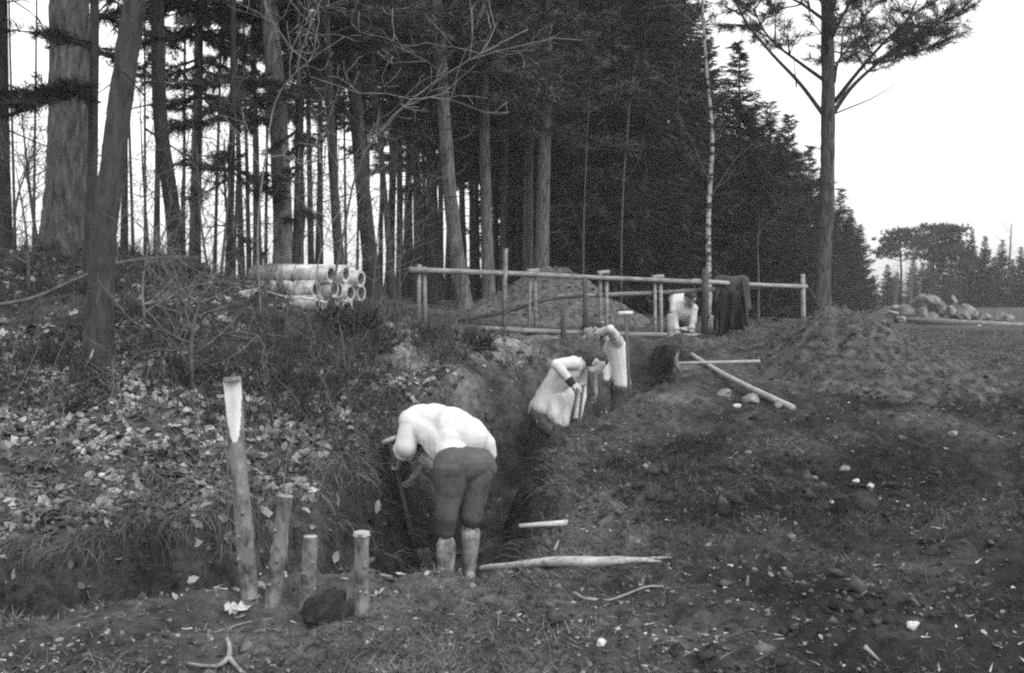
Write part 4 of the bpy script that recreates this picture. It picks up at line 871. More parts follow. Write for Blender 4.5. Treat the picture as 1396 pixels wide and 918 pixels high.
# ------------------------------------------------------------------ concrete drain pipes
def pipe_mesh(L=1.1, ro=.102, ri=.070, seg=24):
    mb = MB(); V = []; prof = [(ro, 0), (ro, L), (ri, L), (ri, 0)]
    for (r, x) in prof:
        for k in range(seg): a = 2 * math.pi * k / seg; V.append((x, r * math.cos(a), r * math.sin(a)))
    f = []; mi = []
    for i in range(4):
        j = (i + 1) % 4
        for k in range(seg): k2 = (k + 1) % seg; f.append((i * seg + k, j * seg + k, j * seg + k2, i * seg + k2)); mi.append(1 if i == 2 else 0)
    mb.add(V, f); mb.mi = mi; return mb.mesh('concrete_pipe', [M['concrete'], M['concrete_in']], True)
PM = pipe_mesh(); PM.polygons.foreach_set('use_smooth', [True] * 24 + [False] * 24 + [True] * 24 + [False] * 24)
PDIR = unit(np.array([-.91, .41, .02])); ROW = np.array([.41, .91, 0]); PR = Vector(PDIR).to_track_quat('X', 'Z').to_euler()
ORD = ['nearest', 'second nearest', 'middle', 'second farthest', 'farthest']
p0 = PX(426, 404, 12.5)
base_z = [H(*(p0 + ROW * .212 * k)[:2]) for k in range(7)]
for lay in range(3):
    for k in range(5):
        kk = k + (0, .5, .1)[lay] + (0 if lay < 2 else .9); c = p0 + ROW * .212 * kk + PDIR * random.uniform(-.09, .05) * (1 + lay); gz0 = np.interp(kk, range(7), base_z) + random.uniform(-.008, .012)
        c[2] = gz0 + .055 + .178 * lay; d = unit(PDIR + [random.uniform(-.03, .03), random.uniform(-.04, .04), random.uniform(-.02, .02)])
        if lay == 2 and k == 4: continue
        link('concrete_pipe', PM, label='%s pale concrete pipe in the %s layer of the stack' % (ORD[k], ('lower', 'middle', 'upper')[lay]), cat='pipe', group='stacked concrete pipes', loc=c).rotation_euler = Vector(d).to_track_quat('X', 'Z').to_euler()
c = PX(352, 408, 11.9); o = link('concrete_pipe', PM, label='lone pale pipe half buried left of the stack', cat='pipe', loc=c); o.rotation_euler = Vector((-.8, .5, -.12)).to_track_quat('X', 'Z').to_euler(); o.scale = (.6, 1.2, 1.2)
for lab, px, Y1, Y2, r, m in [('pale pole sloping across the left end of the pipes', ((312, 386), (386, 404)), 12.3, 11.9, .022, 'wood'), ('short white board under the near pipe', ((408, 406), (446, 413)), 12.2, 12.2, .02, 'wood_cut')]:
    a = PX(*px[0], Y1); e = PX(*px[1], Y2); mb = MB(); mb.tube([a - a, (e - a) * .5 + [0, 0, .01], e - a], [r, r, r * .9], 8, squash=.6); mb.build('pole' if 'pole' in lab else 'board', M[m], None, True, label=lab, cat='pole' if 'pole' in lab else 'board', loc=a)

# ------------------------------------------------------------------ pole fence
def fence():
    yf = lambda u: np.interp(u, [550, 1110], [14.6, 17.8])
    b = at_ground(688, yf(688), 0); t = thing('pole_fence', 'rough fence of round poles nailed to posts across the middle', 'fence', b)
    def post(u, vt, w, dy=0.0, m='wood', sq=.7, vb=None):
        Y = yf(u) + dy; x = XU(u, Y); z = H(x, Y); top = PX(u, vt, Y); r = w * 1.25 / F * Y / 2; mb = MB(); lean = random.uniform(-.015, .02)
        mb.tube([np.array([x - lean, Y, z - .2]) - b, np.array([x, Y, (z + top[2]) / 2]) - b, np.array([x + lean, Y, top[2]]) - b], [r, r * 1.02, r * .97], 10, jitter=.06, squash=sq); return mb.build('post', M[m], t, True)
    post(571, 361, 7); post(579, 364, 7)
    o = post(688, 339, 8, -.08, 'post'); o['label'] = 'tallest post with a splayed pale top'
    Y = yf(688) - .08; q = PX(688, 342, Y) - b; mb = MB(); mb.tube([q - [0, 0, .09], q, q + [0, 0, .025]], [.035, .052, .064], 9, jitter=.1, squash=.7); mb.build('post_head', M['post'], o)
    post(722, 369, 5); post(730, 371, 5); post(818, 370, 6); post(827, 372, 6); post(893, 376, 5); post(901, 377, 6)
    o = post(961, 366, 10, -.1, 'wood_dark'); o['label'] = 'dark post beside the hanging coats'
    post(1095, 374, 7); post(1016, 386, 5, .1)
    def rail(px, r, dy, m='wood', name='rail'):
        P = smooth_path([PX(u, v, yf(u) + dy) - b for (u, v) in px], 4); mb = MB(); mb.tube(P, list(np.linspace(r, r * .85, len(P))), 9, jitter=.05); return mb.build(name, M[m], t, True)
    rail([(558, 368), (690, 373), (820, 379), (957, 385)], .040, -.07); rail([(945, 383), (1020, 388), (1100, 391)], .038, -.02)
    rail([(760, 405), (830, 402), (900, 399), (1000, 393), (1095, 391)], .036, .09)
    rail([(628, 447), (720, 451), (820, 455), (965, 458)], .042, -.08); o = rail([(1010, 459), (1060, 458), (1098, 456)], .06, -.05, 'wood_dark')
    for u, v in [(727, 370), (823, 372), (897, 378)]:
        p = PX(u, v, yf(u) - .02) - b; mb = MB(); mb.tube([p - [.09, 0, 0], p + [.09, 0, .01]], [.03, .03], 8, jitter=.1); mb.build('cross_piece', M['wood'], t, True)
fence()
def loose_pole(name, label, px, Ys, r, m, cat='pole', taper=.8):
    P = smooth_path([PX(u, v, Y) for (u, v), Y in zip(px, Ys)], 5); b = P[0].copy(); mb = MB(); mb.tube([p - b for p in P], list(np.linspace(r, r * taper, len(P))), 9, jitter=.04); return mb.build(name, M[m], None, True, label=label, cat=cat, loc=b)
loose_pole('pole', 'dark crooked pole leaning up against the fence before the mound', [(618, 438), (690, 425), (745, 409), (800, 402)], [15.6, 15.7, 15.8, 16.1], .03, 'wood_dark')
loose_pole('pole', 'dark short pole leaning against the lone pine foot', [(1131, 444), (1118, 422), (1105, 396)], [20.6, 20.7, 20.9], .035, 'bark_dark')
def short_stake(label, u, vt, vb, Y, w, m):
    x = XU(u, Y); z = min(H(x, Y), PX(u, vb, Y)[2]) - .05; b = np.array([x, Y, z]); top = PX(u, vt, Y); mb = MB(); r = w / F * Y / 2; mb.tube([(0, 0, -.1), (0.01, 0, (top[2] - z) * .5), (0, 0, top[2] - z)], [r, r, r * .9], 9, jitter=.06); mb.build('stake', M[m], None, True, label=label, cat='stake', loc=b)
short_stake('thin dark stake left of the digger with raised arm', 767, 420, 468, 14.4, 7, 'wood_dark'); short_stake('short pale stake in front of the kneeling person', 913, 428, 472, 15.6, 9, 'wood')
short_stake('dark upright pole behind the head of the far digger', 797, 378, 458, 15.8, 7, 'wood_dark')

# ------------------------------------------------------------------ coats on the fence
def coat(label, name, u0, u1, vtop, vfront, vback, Y, m, seed, sleeve=None, width_flare=1.15):
    """sheet folded over the rail: front flap towards the camera, back flap behind"""
    rng = np.random.default_rng(seed); a = PX(u0, vtop, Y); e = PX(u1, vtop, Y); nf = 30; ng = 34; zf = PX(u0, vfront, Y)[2]; zb_ = PX(u0, vback, Y)[2]; V = []; c = (a + e) / 2
    for j in range(ng):
        t = j / (ng - 1)
        for i in range(nf):
            s = i / (nf - 1); base = a + (e - a) * s
            if t < .45: k = 1 - t / .45; z = base[2] - .05 * (2 * s - 1) ** 4 - k * (base[2] - zf) * (.92 + .14 * math.sin(s * 5 + seed) - .25 * abs(2 * s - 1) ** 3); y = -.06 - .03 * k; fl = k
            elif t < .55: k = (t - .45) / .10; z = base[2] + (.03 + .02 * math.sin(s * 9)) * math.sin(k * math.pi) - .05 * (2 * s - 1) ** 4; y = -.06 + .12 * k; fl = 0
            else: k = (t - .55) / .45; z = base[2] - k * (base[2] - zb_); y = .06 + .03 * k; fl = k
            fold = math.sin(s * 15 + seed + 1.3 * fl) * .045 * (.25 + fl) + .03 * noise3(np.array([s * 5]), np.array([t * 4 + seed]), 0, seed)[0]
            x = base[0] + (s - .5) * (width_flare - 1) * fl * .5 + .015 * noise3(np.array([t * 6]), np.array([s * 3]), 0, seed + 1)[0]
            V.append((x - c[0], Y - c[1] + y + fold, z - c[2]))
    f = [(j * nf + i, j * nf + i + 1, (j + 1) * nf + i + 1, (j + 1) * nf + i) for j in range(ng - 1) for i in range(nf - 1)]
    t_ = thing('coat' if name is None else name, label, 'coat' if name is None else 'cloth', c); mb = MB(); mb.add(V, f); o = mb.build('body', m, t_, True)
    md = o.modifiers.new('thick', 'SOLIDIFY'); md.thickness = .012
    if sleeve:
        for path in sleeve:
            P = smooth_path([PX(u, v, Y + dy) - c for (u, v, dy) in path], 4); q = MB(); q.tube(P, list(np.linspace(.055, .042, len(P))), 10, jitter=.06, squash=.6); q.build('sleeve', m, t_, True)
coat('dark grey coat draped over the fence rail right of the dark post', None, 974, 1020, 378, 425, 440, 17.15, M['coat'], 3, [[(1012, 384, -.12), (1016, 412, -.14), (1018, 445, -.12)]])
coat('black coat hanging lowest on the fence, reaching the ground', None, 980, 1008, 398, 462, 450, 16.85, M['coat_b'], 8, [[(984, 402, -.1), (977, 425, -.1), (974, 450, -.08)]])
coat('small white cloth hanging between dark post and black coat', 'white_cloth', 967, 978, 432, 450, 446, 16.95, M['shirt'], 5)
p = at_ground(935, 17.9, 0); lump('white_bundle', 'white bundle on the ground below the kneeling person', 'bundle', np.array([p[0], p[1], PX(935, 452, 17.9)[2] + .02]), (.14, .09, .06), M['shirt'], 9, .3)

# ------------------------------------------------------------------ tools
def shovel(label, top, bottom, r=.016, blade=True, m='handle_d', grip='wood', gw=.15, axis=(1, 0, 0)):
    top = np.asarray(top, float); bottom = np.asarray(bottom, float); t = thing('shovel', label, 'shovel', bottom); ax = unit(bottom - top); L = np.linalg.norm(bottom - top)
    s = MB(); s.tube([top - bottom, (top - bottom) * .5, -ax * .28], [r, r * 1.05, r * 1.1], 9); s.build('shaft', M[m], t, True)
    g = MB(); gd = unit(np.asarray(axis, float)); g.tube([top - bottom - gd * gw / 2, top - bottom + gd * gw / 2], [r * 1.15, r * 1.15], 9); g.build('grip', M[grip], t, True)
    if blade:
        sd2 = unit(np.cross(ax, [0, 1, .2])); n2 = np.cross(ax, sd2); V = []; nu, nv = 7, 8
        for j in range(nv):
            q = j / (nv - 1); wdt = .115 * (1 if q < .55 else math.sqrt(max(0.02, 1 - ((q - .55) / .45) ** 2)))
            for i in range(nu): s_ = (i / (nu - 1) - .5) * 2; V.append(-ax * .30 + ax * .30 * q + sd2 * s_ * wdt + n2 * (.03 * s_ * s_))
        b = MB(); b.add(V, [(j * nu + i, j * nu + i + 1, (j + 1) * nu + i + 1, (j + 1) * nu + i) for j in range(nv - 1) for i in range(nu - 1)]); o = b.build('blade', M['iron'], t, True); md = o.modifiers.new('thick', 'SOLIDIFY'); md.thickness = .004
    return t
def mallet():
    h = G(924, 514); e = G(1036, 509); K = [h + (e - h) * q for q in np.linspace(0, 1, 7)]; lift = min(.12, max(H(p[0], p[1]) - p[2] for p in K)) + .05; h = h + [0, 0, lift]; e = e + [0, 0, lift]; t = thing('pickaxe', 'light pickaxe lying on the spoil under the long pole', 'pickaxe', h)
    s = MB(); s.tube([(0, 0, 0), (e - h) * .5, e - h], [.020, .018, .020], 9); s.build('handle', M['handle'], t, True)
    m = MB(); m.tube([(.01, .02, .125), (-.02, 0, .06), (-.015, 0, 0), (0, -.02, -.06), (.03, -.03, -.11)], [.010, .024, .034, .024, .010], 8); m.build('head', M['iron'], t, True)
mallet()
def long_pole():
    a = G(943, 487); e = G(1081, 561); P = []; n = 15
    for i in range(n):
        q = i / (n - 1); p = a + (e - a) * q; p[0] -= .07 * math.sin(math.pi * q); P.append(p)
    lift = max(0, min(.10, max(H(p[0], p[1]) - p[2] for p in P))) + .025
    for i, p in enumerate(P): p[2] += .03 + (lift - .03) * math.sin(math.pi * i / (n - 1)) ** .5
    P = smooth_path(P, 2); b = P[-1].copy(); mb = MB(); mb.tube([p - b for p in P], list(np.linspace(.026, .032, len(P))), 10, jitter=.03)
    mb.build('pole', M['handle'], None, True, label='long slightly bent pole lying across the pickaxe', cat='pole', loc=b)
long_pole()

# ------------------------------------------------------------------ boulders and beam in the field
BL = [(1262, 414, .62, .36), (1235, 425, .36, .28), (1215, 428, .30, .14), (1228, 437, .32, .14), (1201, 440, .32, .16), (1258, 429, .34, .26), (1282, 424, .30, .34), (1300, 411, .24, .22), (1297, 427, .30, .24), (1318, 424, .34, .34), (1328, 430, .28, .2), (1312, 431, .40, .26), (1342, 432, .30, .2), (1362, 433, .42, .2), (1375, 435, .24, .16), (1270, 433, .3, .2), (1222, 420, .22, .12)]
BN = ['largest pale boulder on top of the stone pile', 'upright boulder left of the largest one', 'flat slab at the left of the stone pile', 'low stone under the left slab', 'lone stone at the far left of the pile', 'square boulder below the largest one', 'peaked boulder in the middle of the pile', 'dark round boulder on top of the pile', 'stone below the dark round boulder', 'tall pale boulder right of the dark round one', 'stone at the right foot of the tall pale boulder', 'wide pale boulder at the front centre of the pile', 'stone left of the long flat boulder', 'long flat boulder at the right of the pile', 'last small stone at the right end of the pile', 'low stone behind the left part of the beam', 'small flat stone topping the left slab']
for k, ((u, v, sx, sz), lab) in enumerate(zip(BL, BN)):
    sx *= 1.15; sz *= 1.15
    Y = 36 + .5 * math.sin(k * 2.1) + (416 - v) * .05; p = PX(u, v, Y); lump('boulder', lab, 'boulder', p, (sx * .75, sx * .62, sz * .85), M['stone'], 60 + k, .22, 16, 'boulders piled in the field')
p0 = PX(1236, 436, 34); p1 = PX(1420, 445, 33); mb = MB(); mb.tube([(0, 0, 0), (p1 - p0) * .5, p1 - p0], [.085, .08, .08], 8, jitter=.04); mb.build('beam', M['wood'], None, True, label='long pale beam lying in front of the stone pile', cat='beam', loc=p0)
p0 = PX(1250, 440, 33.6); p1 = PX(1330, 443, 33.2); mb = MB(); mb.tube([(0, 0, 0), p1 - p0], [.06, .06], 8, jitter=.04); mb.build('beam', M['wood_dark'], None, True, label='short dark beam below the long pale beam', cat='beam', loc=p0)
p = PX(1335, 445, 32.6); lump('stone', 'small white stone in front of the beam', 'stone', p, (.13, .1, .06), M['stone_pale'], 99, .2, 12)

# ------------------------------------------------------------------ people
class Blob(MB):
    def chain(s, pts, radii, seg=14):
        pts = [np.asarray(p, float) for p in pts]
        if np.isscalar(radii): radii = [radii] * len(pts)
        P = [pts[0]]; R = [radii[0]]
        for a, b, ra, rb in zip(pts[:-1], pts[1:], radii[:-1], radii[1:]):
            k = max(2, int(np.linalg.norm(b - a) / .02))
            for i in range(1, k + 1): P.append(a + (b - a) * i / k); R.append(ra + (rb - ra) * i / k)
        st = max(1, len(P) // 40)
        for p, r in list(zip(P, R))[::st] + [(P[-1], R[-1])]: s.sphere(p, r, seg, 9)
    def slab(s, a, b, ra, rb, side, half, th):
        """sheet of cloth: several chains side by side"""
        for k in np.linspace(-1, 1, 7): s.chain([np.asarray(a) + np.asarray(side) * half * k, np.asarray(b) + np.asarray(side) * half * k * rb], [th, th], 8)
def remesh(blob, name, voxel, m, parent, origin, smooth=6, wrinkle=0.0, wscale=14.0, seed=0, stretch=(1, 1, 1)):
    me = blob.mesh('tmp', m); me.transform(Matrix.Translation(-Vector(origin))); o = bpy.data.objects.new('tmp', me); COL.objects.link(o)
    r = o.modifiers.new('r', 'REMESH'); r.mode = 'VOXEL'; r.voxel_size = voxel; r.use_smooth_shade = True
    if smooth: k = o.modifiers.new('s', 'SMOOTH'); k.factor = .5; k.iterations = smooth
    dg = bpy.context.evaluated_depsgraph_get(); out = bpy.data.meshes.new_from_object(o.evaluated_get(dg)); bpy.data.objects.remove(o); bpy.data.meshes.remove(me)
    n = len(out.vertices); co = np.empty(n * 3, np.float32); out.vertices.foreach_get('co', co); co = co.reshape(-1, 3).astype(float); nr = np.empty(n * 3, np.float32); out.vertices.foreach_get('normal', nr); nr = nr.reshape(-1, 3)
    if wrinkle:
        q = co * wscale * np.asarray(stretch); dn = 1.2 * noise3(q[:, 0] * .35, q[:, 1] * .35, q[:, 2] * .35, seed)
        w_ = fbm(q[:, 0] * .7 + dn, q[:, 1] * .7, q[:, 2] * .7 + dn, 2, seed); msk = np.clip(noise3(q[:, 0] * .3 + 7, q[:, 1] * .3, q[:, 2] * .3, seed + 2) * 2 + .25, 0, 1)
        cr = np.clip(1 - np.abs(noise3(q[:, 0] * .5 + dn, q[:, 1] * .5, q[:, 2] * 1.5 + dn * .7, seed + 4)) * 4, 0, 1) * msk
        co = co + nr * (wrinkle * (.9 * w_ - .8 * cr))[:, None]
        out.vertices.foreach_set('co', co.astype(np.float32).ravel()); out.update()
    out.name = name
    if not out.materials: out.materials.append(m)
    out.polygons.foreach_set('use_smooth', [True] * len(out.polygons))
    return link(name, out, parent)
def hand(b, wrist, fdir, palm, curl=.9, side=1):
    """palm and five fingers added to blob b; fdir along the hand, palm = direction the palm faces, side = thumb side sign"""
    f = unit(np.asarray(fdir, float)); pn = np.asarray(palm, float); pn = unit(pn - f * np.dot(pn, f)); sdv = np.cross(f, pn) * side; w0 = np.asarray(wrist, float)
    for k in np.linspace(-1, 1, 4): b.chain([w0 + sdv * .018 * k, w0 + f * .085 + sdv * .032 * k], [.019, .014], 8)
    for i, (off, L) in enumerate(zip((.034, .012, -.011, -.032), (.070, .080, .074, .058))):
        q = w0 + f * .085 + sdv * off; d = f; pts = [q]
        for seg_, frac in enumerate((.45, .32, .23)):
            a = curl * (seg_ + .7) * .62; d = f * math.cos(a) + pn * math.sin(a); pts.append(pts[-1] + d * L * frac)
        b.chain(pts, [.0100, .0095, .009, .008], 8)
    q = w0 + f * .03 + sdv * .03; pts = [q, q + unit(sdv * .8 + f * .7 + pn * .3) * .040, q + unit(sdv * .5 + f * .8 + pn * .7) * .072]; b.chain(pts, [.013, .011, .009], 8)
def head(b, c, face, up, R=.098):
    f = unit(np.asarray(face, float)); up = np.asarray(up, float); up = unit(up - f * np.dot(up, f)); s = np.cross(up, f); c = np.asarray(c, float)
    b.chain([c - f * .015 + up * .03, c - f * .03 + up * .02], [R, R * .95]); b.chain([c + f * .025 + up * .035, c + f * .03 - up * .03], [R * .86, R * .78])
    b.chain([c + f * .05 - up * .06, c + f * .072 - up * .098], [.055, .032], 10); b.chain([c + f * .02 - up * .07 + s * .03, c + f * .02 - up * .07 - s * .03], [.05, .05], 10)
    b.chain([c + f * .100 + up * .022, c + f * .128 - up * .022], [.010, .017], 8); b.chain([c + f * .095 - up * .058 - s * .02, c + f * .098 - up * .058 + s * .02], [.012, .012], 8)      # nose, lips
    b.chain([c + f * .092 + up * .045 - s * .035, c + f * .092 + up * .045 + s * .035], [.014, .014], 8)                                                                                     # brow
    for k in (-1, 1): b.chain([c + s * k * .092 + up * .02 - f * .01, c + s * k * .098 - up * .025 - f * .005], [.016, .012], 8)                                                              # ears
    eyes = [c + f * .088 + up * .022 + s * k * .032 for k in (-1, 1)]
    return f, up, s, eyes
def hair_cap(par, c, f, up, s, o, m='hair', brim=False, R=.108):
    b = Blob(); c = np.asarray(c)
    if brim: b.chain([c - f * .02 + up * .05, c - f * .05 + up * .035], [R, R * .95]); b.chain([c + f * .04 + up * .07, c + up * .07], [R * .75, R * .9])
    else: b.chain([c - f * .03 + up * .045, c - f * .055 + up * .01, c - f * .055 - up * .035], [R * .96, R * .92, R * .66]); b.chain([c + f * .035 + up * .07, c + up * .06], [R * .66, R * .85])
    if brim: b.chain([c + f * .10 + up * .07 - s * .04, c + f * .15 + up * .055, c + f * .10 + up * .07 + s * .04], [.012, .012, .012], 8)
    return remesh(b, 'cap' if brim else 'hair', .009, M[m], par, o, 2, .004 if brim else .010, 28 if brim else 45)

def person(label, joints, shirt='shirt', trouser='trouser', boots='boot', shirt_extra=None, sleeve=(1.0, 1.0), hair='hair', cap=None, cuffs=False, boot_h=.30, curl=(1.0, 1.0), palm=((0, 1, 0), (0, 1, 0)), hdir=((0, 0, -1), (0, 0, -1)), thick=1.0, seed=0, tshape=None, wr=.0045, trousers_extra=None, sleeve_ends=(1.0, 1.0), thumb=(1, -1)):
    J = {k: np.asarray(v, float) for k, v in joints.items()}; o = np.array([J['pel'][0], J['pel'][1], H(J['pel'][0], J['pel'][1])])
    t = thing('person', label, 'person', o)
    # body: one continuous skin mesh, thinner than the clothes over it
    b = Blob(); K = .86
    b.chain([J['pel'], J['mid'], J['che']], [.115 * K, .105 * K, .125 * K]); b.chain([J['shl'], J['che'], J['shr']], [.055, .10, .055]); b.chain([J['hil'], J['pel'], J['hir']], [.085, .10, .085])
    for a, e, w_ in (('shl', 'ell', 'wrl'), ('shr', 'elr', 'wrr')): b.chain([J[a], J[e], J[w_]], [.050, .041, .028])
    for a, k, n in (('hil', 'knl', 'anl'), ('hir', 'knr', 'anr')): b.chain([J[a], J[k], J[n]], [.080, .054, .038])
    b.chain([J['che'] + (J['neck'] - J['che']) * .5, J['neck'], J['head'] + unit(J['neck'] - J['head']) * .06], [.075, .058, .054]); f, up, s, eyes = head(b, J['head'], J['face'], J['up'])
    hand(b, J['wrl'], hdir[0], palm[0], curl[0], thumb[0]); hand(b, J['wrr'], hdir[1], palm[1], curl[1], thumb[1])
    remesh(b, 'body', .0075, M['skin'], t, o, 3)
    for e in eyes: m = MB(); m.sphere(e - o, .012, 8, 6); m.build('eye', M['eye'], t, True)
    hair_cap(t, J['head'], f, up, s, o, hair)
    if cap: hair_cap(t, J['head'] + up * .012, f, up, s, o, cap, True, .112)
    # shirt
    b = Blob(); side = unit(J['shr'] - J['shl']); W = thick
    for k in (-1, -.5, 0, .5, 1): b.chain([J['pel'] * .65 + J['mid'] * .35 + side * .085 * k, J['mid'] + side * .075 * k, J['che'] + side * .095 * k], [.105 * W, .105 * W, .112 * W], 12)
    b.chain([J['shl'], J['che'], J['shr']], [.078, .115, .078])
    b.chain([J['che'], J['neck'] * .75 + J['che'] * .25], [.10, .068])
    for i, (a, e, w_) in enumerate((('shl', 'ell', 'wrl'), ('shr', 'elr', 'wrr'))):
        fr = sleeve_ends[i]; end = J[e] + (J[w_] - J[e]) * fr; b.chain([J[a], J[e], end], [.070, .056 * sleeve[i], .043 * sleeve[i]]) if fr > 0 else b.chain([J[a], J[a] + (J[e] - J[a]) * (1 + fr)], [.074, .066])
        if not cuffs and fr > 0:                   # rolled-up sleeve edge
            c = MB(); d = unit(J[w_] - J[e]); re = (.056 + (.043 - .056) * fr) * sleeve[i]; c.tube([end - d * .01 - o, end + d * .025 - o, end + d * .055 - o, end + d * .072 - o], [re * .9, re * 1.12, re * 1.10, re * .8], 16, jitter=.05); c.build('cuff', M[shirt], t, True)
        if cuffs: c = Blob(); d = unit(J[w_] - J[e]); c.chain([end - d * .01, end + d * .03], [.046, .044], 10); remesh(c, 'cuff', .008, M['cuff'], t, o, 2)
    if shirt_extra: shirt_extra(b, J, side)
    remesh(b, 'shirt', .008, M[shirt], t, o, 4, wr * 1.5, 12, seed, (1.2, 1.2, .5))
    # trousers
    b = Blob(); hs = unit(J['hir'] - J['hil'])
    for k in (-1, 0, 1): b.chain([J['pel'] * .7 + J['mid'] * .3 + hs * .07 * k, J['pel'] + hs * .08 * k], [.105, .118], 12)
    for a, k, n in (('hil', 'knl', 'anl'), ('hir', 'knr', 'anr')):
        L = np.linalg.norm(J[n] - J[k]); fr = max(.02, 1 - (boot_h + .05) / L); b.chain([J['pel'] * .25 + J[a] * .75, J[a] * .6 + J[k] * .4, J[k], J[k] + (J[n] - J[k]) * fr], [.120, .108, .084, .070])
    if trousers_extra: trousers_extra(b, J, hs)
    remesh(b, 'trousers', .008, M[trouser], t, o, 3, wr * 2.6, 9, seed + 5, (1, 1, .8))
    # boots
    for k, n, ft in (('knl', 'anl', 'ftl'), ('knr', 'anr', 'ftr')):
        b = Blob(); d = unit(J[k] - J[n]); fd = unit(J[ft] * [1, 1, 0]); g = J[n] - [0, 0, .045]
        b.chain([J[n] + d * (boot_h - .06), J[n] + d * .1, J[n]], [.072, .060, .054], 12); b.chain([g - fd * .055, g + fd * .06 + [0, 0, .005], g + fd * .17 - [0, 0, .008]], [.044, .046, .037], 12); b.chain([g + fd * .14 + np.cross(fd, [0, 0, 1]) * .015, g + fd * .14 - np.cross(fd, [0, 0, 1]) * .015], [.036, .036], 10)
        remesh(b, 'boot', .009, M[boots], t, o, 3, .004, 20, seed)
    return t
def foot(u, Y, dx=0.0):
    x = XU(u, Y) + dx; return np.array([x, Y, H(x, Y) + .085])

# the man bending over in the near end of the trench
def m1_shirt(b, J, side):
    b.chain([PX(604, 590, 7.98), PX(597, 612, 7.92), PX(593, 628, 7.9)], [.10, .065, .016], 10); b.chain([PX(586, 596, 8.0), PX(588, 612, 7.97), PX(591, 626, 7.93)], [.09, .05, .014], 10); b.chain([PX(612, 596, 7.92), PX(601, 614, 7.87), PX(596, 622, 7.86)], [.09, .05, .015], 10)
    b.chain([PX(640, 592, 8.02), PX(660, 606, 8.04), PX(669, 620, 8.04)], [.125, .085, .045], 12); b.chain([PX(615, 583, 8.02), PX(645, 597, 8.0)], [.155, .12], 12)
    b.chain([PX(572, 577, 8.16), PX(590, 577, 8.12), PX(612, 584, 8.05), PX(640, 597, 8.0)], [.135, .145, .15, .13], 12); b.chain([PX(560, 574, 8.1), PX(580, 573, 8.15)], [.085, .12], 12)
def m1_tr(b, J, hs):
    b.chain([PX(616, 634, 7.84), PX(652, 632, 7.95)], [.135, .125], 12); b.chain([PX(614, 640, 7.82), PX(612, 668, 7.80)], [.125, .10], 12); b.chain([PX(656, 640, 7.96), PX(650, 668, 7.93)], [.118, .10], 12)
a1l = foot(607, 7.86); a1r = foot(639, 7.98)
person('person in white shirt bending double in the trench, seen from behind, in pale muddy boots', dict(pel=PX(632, 628, 7.92), mid=PX(608, 596, 8.05), che=PX(580, 580, 8.2), shl=PX(559, 575, 8.08), shr=PX(596, 573, 8.36), ell=PX(554, 609, 8.03), wrl=PX(546, 628, 8.26),
       elr=PX(590, 618, 8.42), wrr=PX(563, 650, 8.40), neck=PX(566, 588, 8.30), head=PX(557, 606, 8.42), face=(-.45, .35, -.85), up=(-.45, .6, .3), hil=PX(613, 645, 7.85), hir=PX(653, 642, 7.97), knl=PX(609, 706, 7.78), knr=PX(643, 704, 7.90), anl=a1l, anr=a1r, ftl=(-.55, .8, 0), ftr=(-.3, .95, 0)),
       shirt_extra=m1_shirt, trousers_extra=m1_tr, sleeve=(1.45, 1.3), sleeve_ends=(.10, .2), hdir=((-.2, .7, -.6), (-.4, .3, -.8)), palm=((-.6, .4, 0), (-.6, .4, 0)), curl=(1.3, 1.3), thick=1.08, seed=1, boot_h=.345)
shovel('shovel with pale crosswise grip held by the man bending double', PX(531, 600, 8.32), np.array([XU(577, 8.45), 8.45, H(XU(577, 8.45), 8.45) - .22]), .017, True, 'handle_d', 'wood_cut', .11, (1, 0, .35))

# the digger in the light smock, facing right
def m2_shirt(b, J, side):
    b.chain([PX(738, 556, 11.3), PX(733, 562, 11.3)], [.13, .10], 12); b.chain([PX(772, 540, 11.25), PX(770, 570, 11.15), PX(770, 594, 11.1)], [.09, .055, .018], 10); b.chain([PX(758, 545, 11.2), PX(755, 566, 11.12), PX(762, 582, 11.1)], [.11, .07, .02], 10)
    b.chain([PX(768, 512, 11.3), PX(748, 545, 11.3)], [.15, .15], 12)
x2 = foot(766, 11.2); y2 = foot(758, 11.55)
person('person in long light smock crouching with a raised elbow in the trench, facing right', dict(pel=PX(737, 566, 11.3), mid=PX(754, 534, 11.3), che=PX(776, 505, 11.3), shl=PX(792, 497, 11.5), shr=PX(782, 495, 11.12), ell=PX(793, 540, 11.4), wrl=PX(785, 578, 11.25),
       elr=PX(758, 497, 10.98), wrr=PX(779, 522, 10.98), neck=PX(795, 496, 11.3), head=PX(811, 495, 11.3), face=(.75, -.12, -.6), up=(.5, 0, .75), hil=PX(740, 572, 11.42), hir=PX(738, 572, 11.2), knl=PX(776, 608, 11.48), knr=PX(772, 604, 11.15), anl=y2, anr=x2, ftl=(1, .1, 0), ftr=(1, 0, 0)),
       shirt='smock', trouser='trouser_d', boots='boot_d', shirt_extra=m2_shirt, sleeve_ends=(.92, .88), cuffs=True, hdir=((-.1, -.2, -1), (.8, 0, -.45)), palm=((1, 0, 0), (.3, .4, -1)), curl=(1.2, .9), seed=2, thick=1.1)
shovel('shovel held upright by the person in the light smock', PX(795, 524, 11.05), np.array([XU(779, 11.15), 11.15, H(XU(779, 11.15), 11.15) + .02]), .016, True, 'handle_d', 'wood', .10, (.6, .8, 0))

